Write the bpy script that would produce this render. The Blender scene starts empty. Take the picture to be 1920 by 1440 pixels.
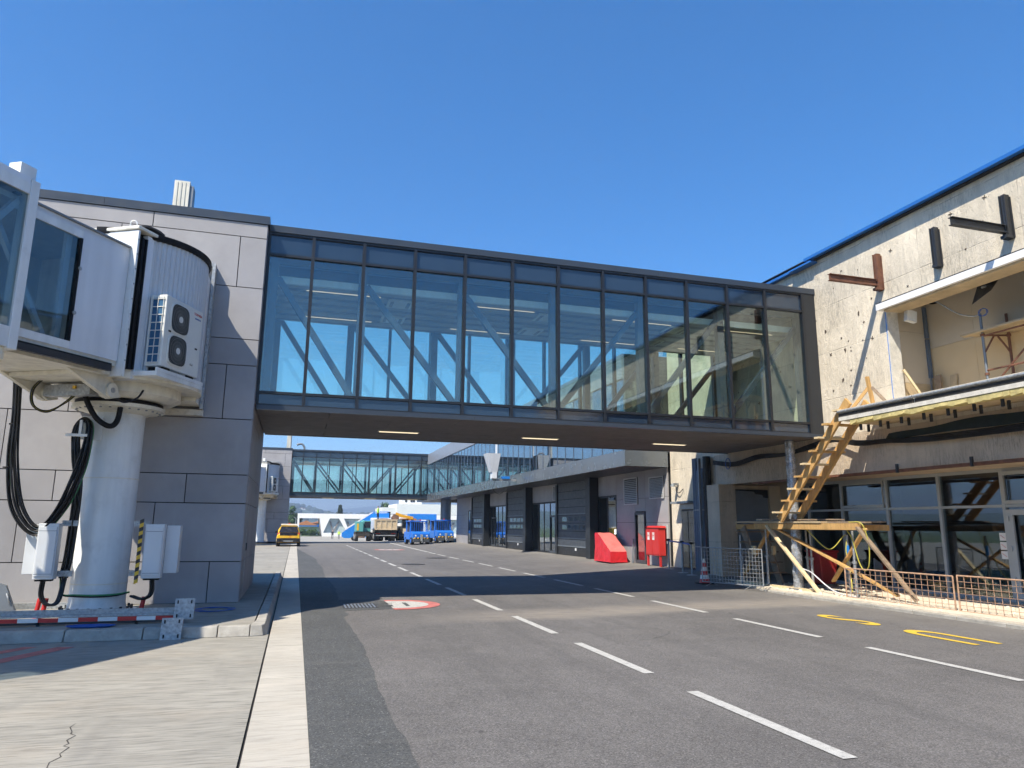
import bpy, math, random
from mathutils import Vector, Matrix
random.seed(7)
sc = bpy.context.scene
C = sc.collection
# ---------------------------------------------------------------- camera
cd = bpy.data.cameras.new('camera'); cam = bpy.data.objects.new('camera', cd); C.objects.link(cam)
cd.sensor_fit = 'HORIZONTAL'; cd.sensor_width = 36; cd.lens = 36*1343/1920; cd.clip_start = .05; cd.clip_end = 20000
RR = [[.95864706, -.06361953, -.27739567], [-.28445709, -.18356591, -.94095043], [.00894244, .98094654, -.19407195]]
cam.matrix_world = Matrix(((*RR[0], 0), (*RR[1], 0), (*RR[2], 1.65), (0, 0, 0, 1)))
sc.camera = cam
# ---------------------------------------------------------------- sky, sun, exposure
SUN = Vector((.587, .47, -1.0))           # direction the light travels
w = bpy.data.worlds.new('World'); sc.world = w; w.use_nodes = True
nt = w.node_tree; nt.nodes.clear()
sky = nt.nodes.new('ShaderNodeTexSky'); sky.sky_type = 'NISHITA'; sky.sun_disc = False
sky.sun_elevation = math.radians(53.5); sky.sun_rotation = math.atan2(-SUN.x, -SUN.y)
sky.altitude = 0; sky.air_density = 1.0; sky.dust_density = 0; sky.ozone_density = 8
bg = nt.nodes.new('ShaderNodeBackground'); bg.inputs[1].default_value = .117
wo = nt.nodes.new('ShaderNodeOutputWorld')
hs = nt.nodes.new('ShaderNodeHueSaturation'); hs.inputs['Saturation'].default_value = 1.24
nt.links.new(sky.outputs[0], hs.inputs['Color']); nt.links.new(hs.outputs[0], bg.inputs[0]); nt.links.new(bg.outputs[0], wo.inputs[0])
sd = bpy.data.lights.new('sun', 'SUN'); sd.energy = 4.7; sd.angle = math.radians(.53); sd.color = (1, .93, .80)
so = bpy.data.objects.new('sun', sd); C.objects.link(so)
so.rotation_euler = SUN.to_track_quat('-Z', 'Y').to_euler(); so.location = (-30, -25, 50)
vs = sc.view_settings; vs.view_transform = 'Standard'; vs.look = 'None'; vs.exposure = 0.85; vs.gamma = 1; vs.use_curve_mapping = False
sc.render.engine = 'CYCLES'
cy = sc.cycles; cy.max_bounces = 8; cy.diffuse_bounces = 3; cy.glossy_bounces = 4; cy.transmission_bounces = 6; cy.transparent_max_bounces = 20; cy.volume_bounces = 0
cy.use_denoising = True; cy.sample_clamp_indirect = 6; cy.caustics_reflective = False; cy.caustics_refractive = False
cy.use_adaptive_sampling = True; cy.adaptive_threshold = .03
# ---------------------------------------------------------------- materials
MATS = {}
class NG:
    def __init__(s, name):
        s.m = bpy.data.materials.new(name); s.m.use_nodes = True; s.t = s.m.node_tree; s.t.nodes.clear()
        s.o = s.n('ShaderNodeOutputMaterial'); s._pos = None; MATS[name] = s.m
    def n(s, t, **k):
        x = s.t.nodes.new(t)
        for a, b in k.items(): setattr(x, a, b)
        return x
    def l(s, a, b): s.t.links.new(a, b)
    def inp(s, sock, v):
        if hasattr(v, 'links') or hasattr(v, 'is_output'): s.l(v, sock)
        else:
            if isinstance(v, (tuple, list)) and len(v) == 3 and sock.type == 'RGBA': v = (*v, 1)
            sock.default_value = v
    def pos(s, sx=1, sy=1, sz=1):
        if s._pos is None: s._pos = s.n('ShaderNodeNewGeometry').outputs['Position']
        if (sx, sy, sz) == (1, 1, 1): return s._pos
        mp = s.n('ShaderNodeVectorMath', operation='MULTIPLY'); s.l(s._pos, mp.inputs[0]); mp.inputs[1].default_value = (sx, sy, sz)
        return mp.outputs[0]
    def noise(s, scale, vec=None, detail=4, rough=.55):
        x = s.n('ShaderNodeTexNoise'); s.l(vec if vec is not None else s.pos(), x.inputs['Vector'])
        x.inputs['Scale'].default_value = scale; x.inputs['Detail'].default_value = detail; x.inputs['Roughness'].default_value = rough
        return x.outputs['Fac']
    def voro(s, scale, vec=None, feature='F1', out='Distance'):
        x = s.n('ShaderNodeTexVoronoi', feature=feature); s.l(vec if vec is not None else s.pos(), x.inputs['Vector']); x.inputs['Scale'].default_value = scale
        return x.outputs[out]
    def rng(s, v, a, b, c=0., d=1., smooth=False):
        x = s.n('ShaderNodeMapRange'); x.interpolation_type = 'SMOOTHSTEP' if smooth else 'LINEAR'; s.l(v, x.inputs[0])
        for i, q in enumerate((a, b, c, d)): x.inputs[i+1].default_value = q
        return x.outputs[0]
    def math(s, op, a, b=None):
        x = s.n('ShaderNodeMath', operation=op); s.inp(x.inputs[0], a)
        if b is not None: s.inp(x.inputs[1], b)
        return x.outputs[0]
    def mix(s, fac, a, b, mode='MIX'):
        x = s.n('ShaderNodeMix', data_type='RGBA', blend_type=mode)
        s.inp(x.inputs[0], fac); s.inp(x.inputs[6], a); s.inp(x.inputs[7], b)
        return x.outputs[2]
    def mul(s, col, f):
        x = s.n('ShaderNodeVectorMath', operation='SCALE'); s.inp(x.inputs[0], col[:3] if isinstance(col, tuple) else col); s.inp(x.inputs['Scale'], f)
        return x.outputs[0]
    def xyz(s):
        x = s.n('ShaderNodeSeparateXYZ'); s.l(s.pos(), x.inputs[0]); return x.outputs
    def bump(s, h, st=.3, dist=.01, prev=None):
        x = s.n('ShaderNodeBump'); s.l(h, x.inputs['Height']); x.inputs['Strength'].default_value = st; x.inputs['Distance'].default_value = dist
        if prev is not None: s.l(prev, x.inputs['Normal'])
        return x.outputs[0]
    def bsdf(s, col, rough=.5, metal=0., normal=None, spec=.5, **k):
        b = s.n('ShaderNodeBsdfPrincipled'); s.inp(b.inputs['Base Color'], col); s.inp(b.inputs['Roughness'], rough)
        b.inputs['Metallic'].default_value = metal; b.inputs['Specular IOR Level'].default_value = spec
        if normal is not None: s.l(normal, b.inputs['Normal'])
        for a, v in k.items(): b.inputs[a].default_value = v
        s.l(b.outputs[0], s.o.inputs[0]); return b
def mat(name, col, rough=.5, metal=0., var=.08, vs=2., bump=0., bs=60., dirt=0., streak=0., spec=.5, **k):
    if name in MATS: return MATS[name]
    g = NG(name)
    f = g.rng(g.noise(vs), .3, .7, 1-var, 1+var)
    if streak: f = g.math('MULTIPLY', f, g.rng(g.noise(1., g.pos(5, 5, .35), 5), .35, .65, 1-streak, 1+streak))
    c = g.mul(col, f)
    if dirt: c = g.mix(g.rng(g.noise(vs*2.7, None, 8, .7), .52, .72, 0, dirt), c, (.16, .14, .12))
    nb = g.bump(g.noise(bs, None, 3), bump, .01) if bump else None
    g.bsdf(c, g.rng(g.noise(vs*3), .3, .7, max(rough-.08, .02), min(rough+.08, 1)), metal, nb, spec, **k)
    return g.m
def asphalt(name, col, lite=0., track=False):
    g = NG(name)
    big = g.rng(g.noise(.33, None, 6, .6), .3, .7, .84, 1.14)
    mid = g.rng(g.noise(2.4, g.pos(1, .35, 1), 8, .72), .3, .7, .86, 1.13)
    sp = g.voro(95., None, 'F1', 'Color'); sx = g.n('ShaderNodeSeparateColor'); g.l(sp, sx.inputs[0])
    ag = g.rng(sx.outputs[0], 0, 1, .6, 1.42)
    wh = g.rng(sx.outputs[1], .93, .99, 0, .55)
    c = g.mul(g.mul(g.mul(col, big), mid), ag)
    c = g.mix(wh, c, (.30, .29, .27))
    sep = g.xyz()
    tr_ = g.rng(g.noise(1., g.pos(1.5, .05, 1), 4, .6), .5, .68, 0, .26); c = g.mix(tr_, c, (.055, .053, .052))       # rubbered wheel tracks
    pw = g.rng(g.noise(1., g.pos(.35, 2.6, 1), 6, .7), .56, .7, 0, .22); c = g.mix(pw, c, (.22, .205, .185))         # dusty scuffs
    nn = g.n('ShaderNodeTexNoise'); g.l(g.pos(), nn.inputs['Vector']); nn.inputs['Scale'].default_value = 1.1; nn.inputs['Detail'].default_value = 6
    wq = g.n('ShaderNodeVectorMath', operation='MULTIPLY_ADD'); g.l(nn.outputs['Color'], wq.inputs[0]); wq.inputs[1].default_value = (.9, .9, 0); g.l(g.pos(), wq.inputs[2])
    vv = g.n('ShaderNodeTexVoronoi', feature='DISTANCE_TO_EDGE'); g.l(wq.outputs[0], vv.inputs['Vector']); vv.inputs['Scale'].default_value = .24
    ck = g.math('MULTIPLY', g.rng(vv.outputs['Distance'], 0, .0022, .6, 0), g.rng(g.noise(.22), .48, .56, 0, 1)); c = g.mix(ck, c, (.03, .03, .03))
    # dark spots (oil, gum)
    dk = g.rng(g.voro(1.7, g.pos(1, .6, 1)), .05, .03, 0, .55)
    c = g.mix(dk, c, (.03, .03, .03))
    if track:   # pale dust swept across the road by turning site traffic
        wob = g.math('MULTIPLY', g.math('SUBTRACT', g.noise(.5), .5), 1.1)
        y = g.math('ADD', g.math('ADD', sep[1], wob), g.math('MULTIPLY', sep[0], -.14))
        m = g.math('MULTIPLY', g.rng(y, 11.9, 12.5, 0, 1, True), g.rng(y, 12.9, 14.2, 1, 0, True))
        m = g.math('MULTIPLY', m, g.rng(sep[0], 1.2, 5., 0, 1, True))
        m = g.math('MULTIPLY', m, g.rng(g.noise(3, g.pos(.6, 4, 1), 5), .35, .65, .35, 1))
        c = g.mix(g.math('MULTIPLY', m, .95), c, (.26, .228, .19))
        m2 = g.math('MULTIPLY', g.rng(sep[0], 9.8, 13.5, 0, .85, True), g.rng(g.noise(.9, None, 6, .7), .35, .65, .25, 1))
        c = g.mix(m2, c, (.255, .235, .205))
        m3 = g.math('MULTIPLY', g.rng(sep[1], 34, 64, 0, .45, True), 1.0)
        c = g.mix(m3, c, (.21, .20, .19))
    nb = g.bump(g.voro(140.), .5, .004); nb = g.bump(g.noise(420, None, 2), .35, .003, nb)
    g.bsdf(c, .86, 0, nb, .35)
    return g.m
def concrete_ground(name, col, k=1.):
    g = NG(name)
    big = g.rng(g.noise(.45, None, 7, .62), .3, .7, .84, 1.12)
    wv = g.n('ShaderNodeTexNoise'); g.l(g.pos(), wv.inputs['Vector']); wv.inputs['Scale'].default_value = 1.7; wv.inputs['Detail'].default_value = 4
    ws = g.n('ShaderNodeVectorMath', operation='MULTIPLY_ADD'); g.l(wv.outputs['Color'], ws.inputs[0]); ws.inputs[1].default_value = (.0, .16, 0); g.l(g.pos(), ws.inputs[2])
    def str_(sx, sy, d):
        q = g.n('ShaderNodeVectorMath', operation='MULTIPLY'); g.l(ws.outputs[0], q.inputs[0]); q.inputs[1].default_value = (sx, sy, 1); return g.noise(1., q.outputs[0], d, .62)
    ln = str_(2.6, 30, 3)                 # broom finish lines
    ln2 = str_(1.6, 9, 6)
    c = g.mul(g.mul(col, big), g.math('MULTIPLY', g.rng(ln, .34, .52, 1-.34*k, 1+.04*k), g.rng(ln2, .32, .7, 1-.14*k, 1+.12*k)))
    warm = g.rng(g.noise(.8, g.pos(1, 1.6, 1), 5), .5, .7, 0, .16)
    c = g.mix(warm, c, g.mul((.46, .37, .27), .9))
    tyre = g.rng(g.noise(1.1, g.pos(1.6, .25, 1), 4, .5), .6, .72, 0, .3)
    c = g.mix(tyre, c, (.13, .125, .12))
    cr = g.rng(g.voro(.22, None, 'DISTANCE_TO_EDGE'), .0, .0035, .7, 0)
    wob = g.n('ShaderNodeVectorMath', operation='ADD'); g.l(g.pos(.2, .2, .2), wob.inputs[0])
    nn = g.n('ShaderNodeTexNoise'); g.l(g.pos(), nn.inputs['Vector']); nn.inputs['Scale'].default_value = 1.5
    sc2 = g.n('ShaderNodeVectorMath', operation='SCALE'); g.l(nn.outputs['Color'], sc2.inputs[0]); sc2.inputs['Scale'].default_value = .22
    g.l(sc2.outputs[0], wob.inputs[1])
    v = g.n('ShaderNodeTexVoronoi', feature='DISTANCE_TO_EDGE'); g.l(wob.outputs[0], v.inputs['Vector']); v.inputs['Scale'].default_value = 1.0
    crk = g.math('MULTIPLY', g.rng(v.outputs['Distance'], 0, .0016, .55, 0), g.rng(g.noise(.3), .5, .6, 0, 1))
    c = g.mix(crk, c, (.1, .09, .08))
    nb = g.bump(ln, .5*k, .012); nb = g.bump(g.noise(60, None, 3), .25, .004, nb)
    g.bsdf(c, .85, 0, nb, .3)
    return g.m
def wall_concrete(name, col):
    g = NG(name); s = g.xyz()
    big = g.rng(g.noise(.7, None, 7, .65), .3, .7, .8, 1.12)
    drip = g.rng(g.noise(1., g.pos(6, 6, .8), 6, .6), .38, .62, .93, 1.06)
    c = g.mul(g.mul(col, big), drip)
    # stained patches with vertical runs
    st = g.math('MULTIPLY', g.rng(g.noise(.55, g.pos(1, 1, 1.3), 4), .5, .62, 0, 1), g.rng(g.noise(1., g.pos(30, 30, 5), 5, .75), .47, .60, 0, .5))
    c = g.mix(st, c, (.18, .155, .12))
    dk = g.rng(g.noise(9, None, 8, .75), .62, .72, 0, .45)
    c = g.mix(dk, c, (.16, .135, .1))
    # formwork board lines
    wz = g.math('ADD', s[2], g.math('MULTIPLY', g.noise(1.2), .05))
    ln = g.math('PINGPONG', wz, .62); lm = g.rng(ln, 0, .012, .6, 0)
    wy = g.math('ADD', s[1], g.math('MULTIPLY', g.noise(1.5), .05)); lv = g.rng(g.math('PINGPONG', wy, 1.21), 0, .01, .45, 0)
    lm = g.math('MAXIMUM', lm, lv); lm = g.math('MULTIPLY', lm, g.rng(g.noise(2.2), .4, .6, .2, 1))
    c = g.mix(lm, c, (.13, .11, .09))
    pit = g.rng(g.voro(11, None), .1, .05, 0, 1); pit = g.math('MULTIPLY', pit, g.rng(g.noise(3), .5, .6, 0, 1))
    c = g.mix(g.math('MULTIPLY', pit, .6), c, (.1, .085, .07))
    h = g.math('SUBTRACT', g.math('SUBTRACT', g.noise(1., g.pos(14, 14, 6), 7, .72), g.math('MULTIPLY', lm, .6)), pit)
    nb = g.bump(h, .8, .035)
    g.bsdf(c, .92, 0, nb, .2)
    return g.m
def wood(name, col, var=.2, vec=(9, 9, 9)):
    g = NG(name)
    gr = g.noise(1., g.pos(*vec), 5, .6)
    c = g.mul(g.mul(col, g.rng(gr, .3, .7, 1-var, 1+var)), g.rng(g.noise(2.3), .3, .7, .88, 1.1))
    kn = g.rng(g.voro(4.5), .07, .03, 0, .6); c = g.mix(kn, c, (.14, .07, .03))
    g.bsdf(c, .7, 0, g.bump(gr, .25, .006), .3); return g.m
def glass(name, tint, f0=.05, rough=0.):
    g = NG(name); ge = g.n('ShaderNodeNewGeometry')
    dt = g.n('ShaderNodeVectorMath', operation='DOT_PRODUCT'); g.l(ge.outputs['Incoming'], dt.inputs[0]); g.l(ge.outputs['Normal'], dt.inputs[1])
    p5 = g.math('POWER', g.math('SUBTRACT', 1., g.math('MINIMUM', g.math('ABSOLUTE', dt.outputs['Value']), 1.)), 5.)
    f = g.math('ADD', g.math('MULTIPLY', p5, 1-f0), f0)
    tr = g.n('ShaderNodeBsdfTransparent'); tr.inputs[0].default_value = (*tint, 1)
    gl = g.n('ShaderNodeBsdfGlossy'); gl.inputs['Roughness'].default_value = rough; gl.inputs[0].default_value = (.93, .97, 1, 1)
    nb = g.bump(g.noise(.9), .02, .02); g.l(nb, gl.inputs['Normal'])
    mx = g.n('ShaderNodeMixShader'); g.l(f, mx.inputs[0]); g.l(tr.outputs[0], mx.inputs[1]); g.l(gl.outputs[0], mx.inputs[2])
    g.l(mx.outputs[0], g.o.inputs[0]); return g.m
def emis(name, col, st):
    g = NG(name); e = g.n('ShaderNodeEmission'); e.inputs[0].default_value = (*col, 1); e.inputs[1].default_value = st
    g.l(e.outputs[0], g.o.inputs[0]); return g.m
asphalt('asphalt', (.128, .119, .112), track=True); asphalt('asphalt_new', (.076, .077, .075))
concrete_ground('apron_concrete', (.305, .286, .245), 1.); concrete_ground('strip_concrete', (.44, .405, .345), .55); concrete_ground('far_concrete', (.34, .315, .27), .5)
wall_concrete('old_concrete', (.73, .64, .50)); wall_concrete('beam_concrete', (.58, .47, .35))
mat('kerb', (.36, .335, .29), .85, var=.2, vs=5, bump=.5, bs=40, dirt=.35)
g = NG('panel_grey'); oi = g.n('ShaderNodeObjectInfo'); c_ = g.mul(g.mul((.325, .312, .314), g.rng(g.noise(.9, None, 7, .6), .3, .7, .86, 1.13)), g.rng(oi.outputs['Random'], 0, 1, .93, 1.06)); c_ = g.mix(g.math('MULTIPLY', g.rng(g.noise(1., g.pos(3, 3, .5), 6, .7), .56, .75, 0, .22), 1.), c_, (.5, .49, .47))
g.bsdf(g.mix(g.rng(g.voro(8), .03, .015, 0, .35), c_, (.1, .1, .1)), .62, 0, g.bump(g.noise(140), .12, .003), .4)
mat('fascia_metal', (.17, .19, .21), .22, .35, var=.06, vs=1.); mat('parapet_metal', (.30, .32, .36), .4, .2, var=.05); mat('panel_light', (.50, .50, .50), .6, var=.08, vs=1.2); mat('core_dark', (.02, .02, .022), .9)
mat('anthracite', (.018, .021, .026), .4, var=.08, vs=2, spec=.5); mat('cap_metal', (.036, .046, .062), .38, var=.07, vs=1.2)
mat('frame_dark', (.012, .0135, .017), .42); mat('steel_blue', (.10, .135, .19), .45, var=.06); mat('truss_steel', (.055, .07, .10), .5, var=.06); mat('soffit_grey', (.14, .127, .122), .7, var=.1, vs=1.5, bump=.1)
mat('spandrel', (.022, .038, .062), .06, var=.04, spec=.9); mat('inner_floor', (.10, .11, .13), .6); mat('slat', (.44, .44, .45), .5); mat('slat_dark', (.20, .20, .215), .5); mat('slat_back', (.03, .035, .045), .8)
glass('bridge_glass', (.89, .97, .93), .095); glass('store_glass', (.55, .63, .66), .11); glass('terminal_glass', (.45, .58, .64), .36); glass('clear_glass', (.9, .93, .93), .04)
glass('tunnel_glass', (.68, .77, .80), .06)
mat('white_paint', (.72, .73, .71), .42, var=.07, vs=1.3, streak=.09, dirt=.2); mat('cream_paint', (.72, .68, .57), .5, var=.09, vs=1.5, dirt=.28, streak=.1)
mat('panel_white', (.68, .70, .72), .36, var=.05, vs=.8, streak=.05, dirt=.06); mat('corrugated', (.52, .535, .55), .5, 0., var=.03)
mat('black_rubber', (.008, .008, .009), .6, spec=.2); mat('cable_black', (.008, .008, .009), .4, spec=.4); mat('green_cable', (.05, .24, .09), .5); mat('yellow_cable', (.50, .44, .07), .5); mat('blue_cable', (.02, .09, .35), .5); mat('white_cable', (.66, .66, .68), .5)
mat('galvanised', (.36, .37, .37), .5, .45, var=.3, vs=24, bump=.05); mat('grey_steel', (.20, .22, .24), .5, .3, var=.12)
mat('ac_case', (.72, .71, .65), .45, var=.04, dirt=.06); mat('ac_fin', (.04, .13, .25), .5, .3); mat('ac_grille', (.03, .03, .03), .55); mat('wire_grey', (.20, .20, .19), .5)
mat('cabinet_grey', (.62, .63, .63), .45, var=.04); mat('sign_red', (.55, .03, .025), .45, var=.06); mat('tarp_red', (.62, .022, .03), .42, var=.1, vs=3, bump=.5, bs=6); mat('tarp_sunlit_top', (.62, .16, .14), .5, var=.12, vs=3, bump=.4, bs=6)  # tarpaulin top: paler red, grazing sunlight put into the colour
mat('blue_roof', (.02, .13, .42), .4, var=.06); mat('rust_steel', (.17, .075, .045), .75, .2, var=.3, vs=7, bump=.2); mat('black_steel', (.03, .032, .036), .5, .2)
mat('rust_mesh', (.42, .26, .165), .8, var=.35, vs=9, dirt=.15); mat('insulation', (.50, .41, .17), .95, var=.25, vs=8, bump=.9, bs=25); mat('render_white', (.62, .58, .50), .9, var=.15, vs=6, dirt=.3, bump=.5)
mat('gypsum', (.62, .475, .28), .9, var=.05, vs=.8, dirt=.06); mat('gypsum_grey', (.54, .46, .345), .9, var=.06, vs=.8); mat('lintel_white', (.80, .79, .77), .5, var=.03); mat('ceiling_dark', (.12, .11, .10), .9)
wood('pine', (.52, .31, .115), .2, (14, 14, 2.2)); wood('pine_pale', (.66, .52, .31), .15, (14, 14, 2.2)); wood('old_wood', (.27, .20, .135), .25, (5, 14, 14)); wood('ply', (.47, .36, .22), .15, (4, 4, 4))
g = NG('paint_white'); c_ = g.mul((.50, .485, .45), g.rng(g.noise(12, None, 6), .3, .7, .85, 1.1)); c_ = g.mix(g.math('MAXIMUM', g.rng(g.noise(150, None, 3), .50, .62, 0, .65), g.rng(g.noise(9, None, 9, .75), .56, .62, 0, .75)), c_, (.2, .19, .18)); g.bsdf(c_, .8, 0, g.bump(g.noise(190), .4, .004), .3)
mat('sign_white', (.74, .73, .70), .5); mat('paint_yellow', (.66, .44, .045), .7, var=.12, vs=14, dirt=.2); mat('paint_red', (.50, .10, .095), .75, var=.2, vs=10, dirt=.2); mat('paint_faded', (.46, .14, .12), .85, var=.25, vs=6, dirt=.2)
mat('alu_frame', (.40, .43, .44), .45, .25, var=.05); mat('foil', (.34, .35, .36), .25, .35, var=.4, vs=14, bump=1., bs=18); mat('sand', (.62, .54, .42), .95, var=.15, vs=5, bump=.6, bs=30, dirt=.2)
mat('blue_tug', (.02, .165, .62), .32, var=.05); mat('blue_stairs', (.02, .20, .62), .35, var=.06); mat('tyre', (.02, .02, .02), .8); mat('car_yellow', (.80, .47, .01), .3, var=.03, **{'Coat Weight': .5}); mat('car_dark', (.015, .015, .018), .25)
mat('hazard_yellow', (.72, .42, .03), .5); mat('hazard_black', (.015, .015, .015), .5); mat('teal', (.10, .33, .31), .45, var=.1, dirt=.15); mat('bed_cream', (.60, .47, .30), .6, var=.12, dirt=.25); mat('chassis', (.03, .026, .022), .7, dirt=.3)
mat('loader_yellow', (.75, .36, .015), .45, var=.1, dirt=.15); mat('loader_orange', (.45, .19, .07), .6, var=.15); mat('bucket', (.22, .13, .09), .7, .3, var=.25); mat('white_wall', (.78, .77, .74), .8, var=.03, vs=.3); mat('pale_glass', (.42, .50, .50), .15, var=.1, vs=.3)
mat('roof_orange', (.50, .20, .09), .8, var=.15, vs=2); mat('house_yellow', (.62, .47, .22), .85); mat('house_grey', (.22, .21, .20), .85); mat('window_dark', (.03, .035, .045), .15)
mat('leaf_dark', (.02, .038, .016), .7, var=.3, vs=3); mat('leaf_mid', (.05, .10, .025), .7, var=.3, vs=2); mat('bark', (.09, .065, .045), .9); mat('grass', (.075, .105, .035), .95, var=.3, vs=.05)
mat('skin', (.45, .28, .2), .6); mat('hair', (.02, .015, .012), .6); mat('cloth_dark', (.025, .027, .035), .85); mat('vest', (.50, .78, .06), .7); mat('cloth_navy', (.03, .04, .09), .85)
mat('hill_near', (.055, .085, .04), .95, var=.45, vs=.012); mat('hill_far', (.06, .09, .055), .95, var=.3, vs=.003); mat('radiator_green', (.13, .22, .10), .5); mat('seat_grey', (.08, .09, .11), .6); mat('red_bin', (.33, .02, .02), .5)
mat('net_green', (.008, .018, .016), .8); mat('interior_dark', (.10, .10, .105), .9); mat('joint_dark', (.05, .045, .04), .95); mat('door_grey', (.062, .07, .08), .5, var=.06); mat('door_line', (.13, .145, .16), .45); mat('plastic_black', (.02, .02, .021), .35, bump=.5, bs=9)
emis('lamp_warm', (1, .84, .55), .8); emis('lamp_inside', (1, .78, .55), .42)
# ---------------------------------------------------------------- mesh helpers
OFF = {}
class MB:
    def __init__(s): s.v = []; s.f = []; s.mi = []; s.cur = 0
    def add(s, vs, fs):
        n = len(s.v); s.v += [tuple(p) for p in vs]; s.f += [tuple(i+n for i in f) for f in fs]; s.mi += [s.cur]*len(fs); return s
    def box(s, x0, x1, y0, y1, z0, z1):
        return s.add([(x0,y0,z0),(x1,y0,z0),(x1,y1,z0),(x0,y1,z0),(x0,y0,z1),(x1,y0,z1),(x1,y1,z1),(x0,y1,z1)],
                     [(3,2,1,0),(4,5,6,7),(0,1,5,4),(1,2,6,5),(2,3,7,6),(3,0,4,7)])
    def hexa(s, lo, hi):     # two quads (4 points each)
        return s.add(list(lo)+list(hi), [(3,2,1,0),(4,5,6,7),(0,1,5,4),(1,2,6,5),(2,3,7,6),(3,0,4,7)])
    def prism(s, lo, hi):    # two matching polygons
        n = len(lo)
        return s.add(list(lo)+list(hi), [tuple(range(n-1,-1,-1)), tuple(range(n,2*n))]+[(i,(i+1)%n,n+(i+1)%n,n+i) for i in range(n)])
    def px(s, poly, x0, x1): return s.prism([(x0,y,z) for y,z in poly], [(x1,y,z) for y,z in poly])
    def py(s, poly, y0, y1): return s.prism([(x,y0,z) for x,z in poly], [(x,y1,z) for x,z in poly])
    def pz(s, poly, z0, z1): return s.prism([(x,y,z0) for x,y in poly], [(x,y,z1) for x,y in poly])
    def bar(s, p, q, a, b, up=(0,0,1)):
        p, q = Vector(p), Vector(q); d = (q-p).normalized(); u = Vector(up)
        if abs(d.dot(u)) > .98: u = Vector((1,0,0))
        r = d.cross(u).normalized()*a/2; t = r.cross(d).normalized()*b/2
        return s.hexa([p-r-t, p+r-t, p+r+t, p-r+t], [q-r-t, q+r-t, q+r+t, q-r+t])
    def cyl(s, p, q, r, r2=None, n=12, cap=True):
        p, q = Vector(p), Vector(q); r2 = r if r2 is None else r2; d = (q-p).normalized()
        u = Vector((0,0,1)) if abs(d.z) < .9 else Vector((1,0,0)); a = d.cross(u).normalized(); b = d.cross(a)
        ring = [(math.cos(2*math.pi*i/n), math.sin(2*math.pi*i/n)) for i in range(n)]
        vs = [p+(a*c+b*e)*r for c,e in ring]+[q+(a*c+b*e)*r2 for c,e in ring]
        fs = [(i,n+i,n+(i+1)%n,(i+1)%n) for i in range(n)]
        if cap: fs += [tuple(range(n)), tuple(range(2*n-1,n-1,-1))]
        return s.add(vs, fs)
    def tube(s, pts, r, n=6):
        P = [Vector(p) for p in pts]; a = None; vs = []; m = len(P)
        for i, p in enumerate(P):
            d = (P[min(i+1,m-1)]-P[max(i-1,0)]).normalized()
            if a is None: a = d.cross(Vector((0,0,1)) if abs(d.z) < .9 else Vector((1,0,0))).normalized()
            else: a = (a-d*a.dot(d)).normalized()
            b = d.cross(a)
            vs += [p+(a*math.cos(2*math.pi*k/n)+b*math.sin(2*math.pi*k/n))*r for k in range(n)]
        fs = [(i*n+k, i*n+(k+1)%n, (i+1)*n+(k+1)%n, (i+1)*n+k) for i in range(m-1) for k in range(n)]
        fs += [tuple(range(n-1,-1,-1)), tuple(range((m-1)*n, m*n))]
        return s.add(vs, fs)
    def lathe(s, prof, c=(0,0,0), n=32, a0=0., a1=2*math.pi):
        full = abs(a1-a0-2*math.pi) < 1e-6; k = n if full else n+1
        vs = [(c[0]+r*math.cos(a0+(a1-a0)*i/n), c[1]+r*math.sin(a0+(a1-a0)*i/n), c[2]+z) for r,z in prof for i in range(k)]
        fs = [(j*k+i, j*k+(i+1)%k, (j+1)*k+(i+1)%k, (j+1)*k+i) for j in range(len(prof)-1) for i in range(n)]
        return s.add(vs, fs)
    def m(s, i): s.cur = i; return s
    def build(s, name, mats, parent=None, smooth=None, bev=0):
        me = bpy.data.meshes.new(name); off = OFF.get(parent.name, Vector()) if parent else Vector()
        me.from_pydata([(Vector(p)-off)[:] for p in s.v], [], s.f)
        for x in ([mats] if isinstance(mats, str) else mats): me.materials.append(MATS[x])
        if any(s.mi): me.polygons.foreach_set('material_index', s.mi)
        if smooth:
            me.polygons.foreach_set('use_smooth', [True]*len(me.polygons)); me.update()
            me.set_sharp_from_angle(angle=math.radians(smooth))
        o = bpy.data.objects.new(name, me); C.objects.link(o); o.parent = parent
        if parent: OFF[o.name] = off
        if bev:
            b = o.modifiers.new('bevel', 'BEVEL'); b.width = bev; b.segments = 2; b.limit_method = 'ANGLE'; b.angle_limit = math.radians(40)
        return o
def tag(o, label=None, cat=None, group=None, kind=None):
    for k, v in (('label', label), ('category', cat), ('group', group), ('kind', kind)):
        if v: o[k] = v
    return o
def thing(name, label, cat, loc=(0,0,0), rz=0, group=None, local=False):
    o = bpy.data.objects.new(name, None); C.objects.link(o); o.location = loc; o.rotation_euler = (0,0,rz); o.empty_display_size = .2
    OFF[o.name] = Vector() if local else Vector(loc)
    return tag(o, label, cat, group)
def struct(name, mb, m, **k): return tag(mb.build(name, m, **k), kind='structure')
def copy_tree(o, parent=None, move=None, label=None):
    c = o.copy(); C.objects.link(c); c.parent = parent
    if move: c.location = Vector(o.location)+Vector(move)
    if label: c['label'] = label
    for ch in [x for x in o.children]: copy_tree(ch, c)
    return c
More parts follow.
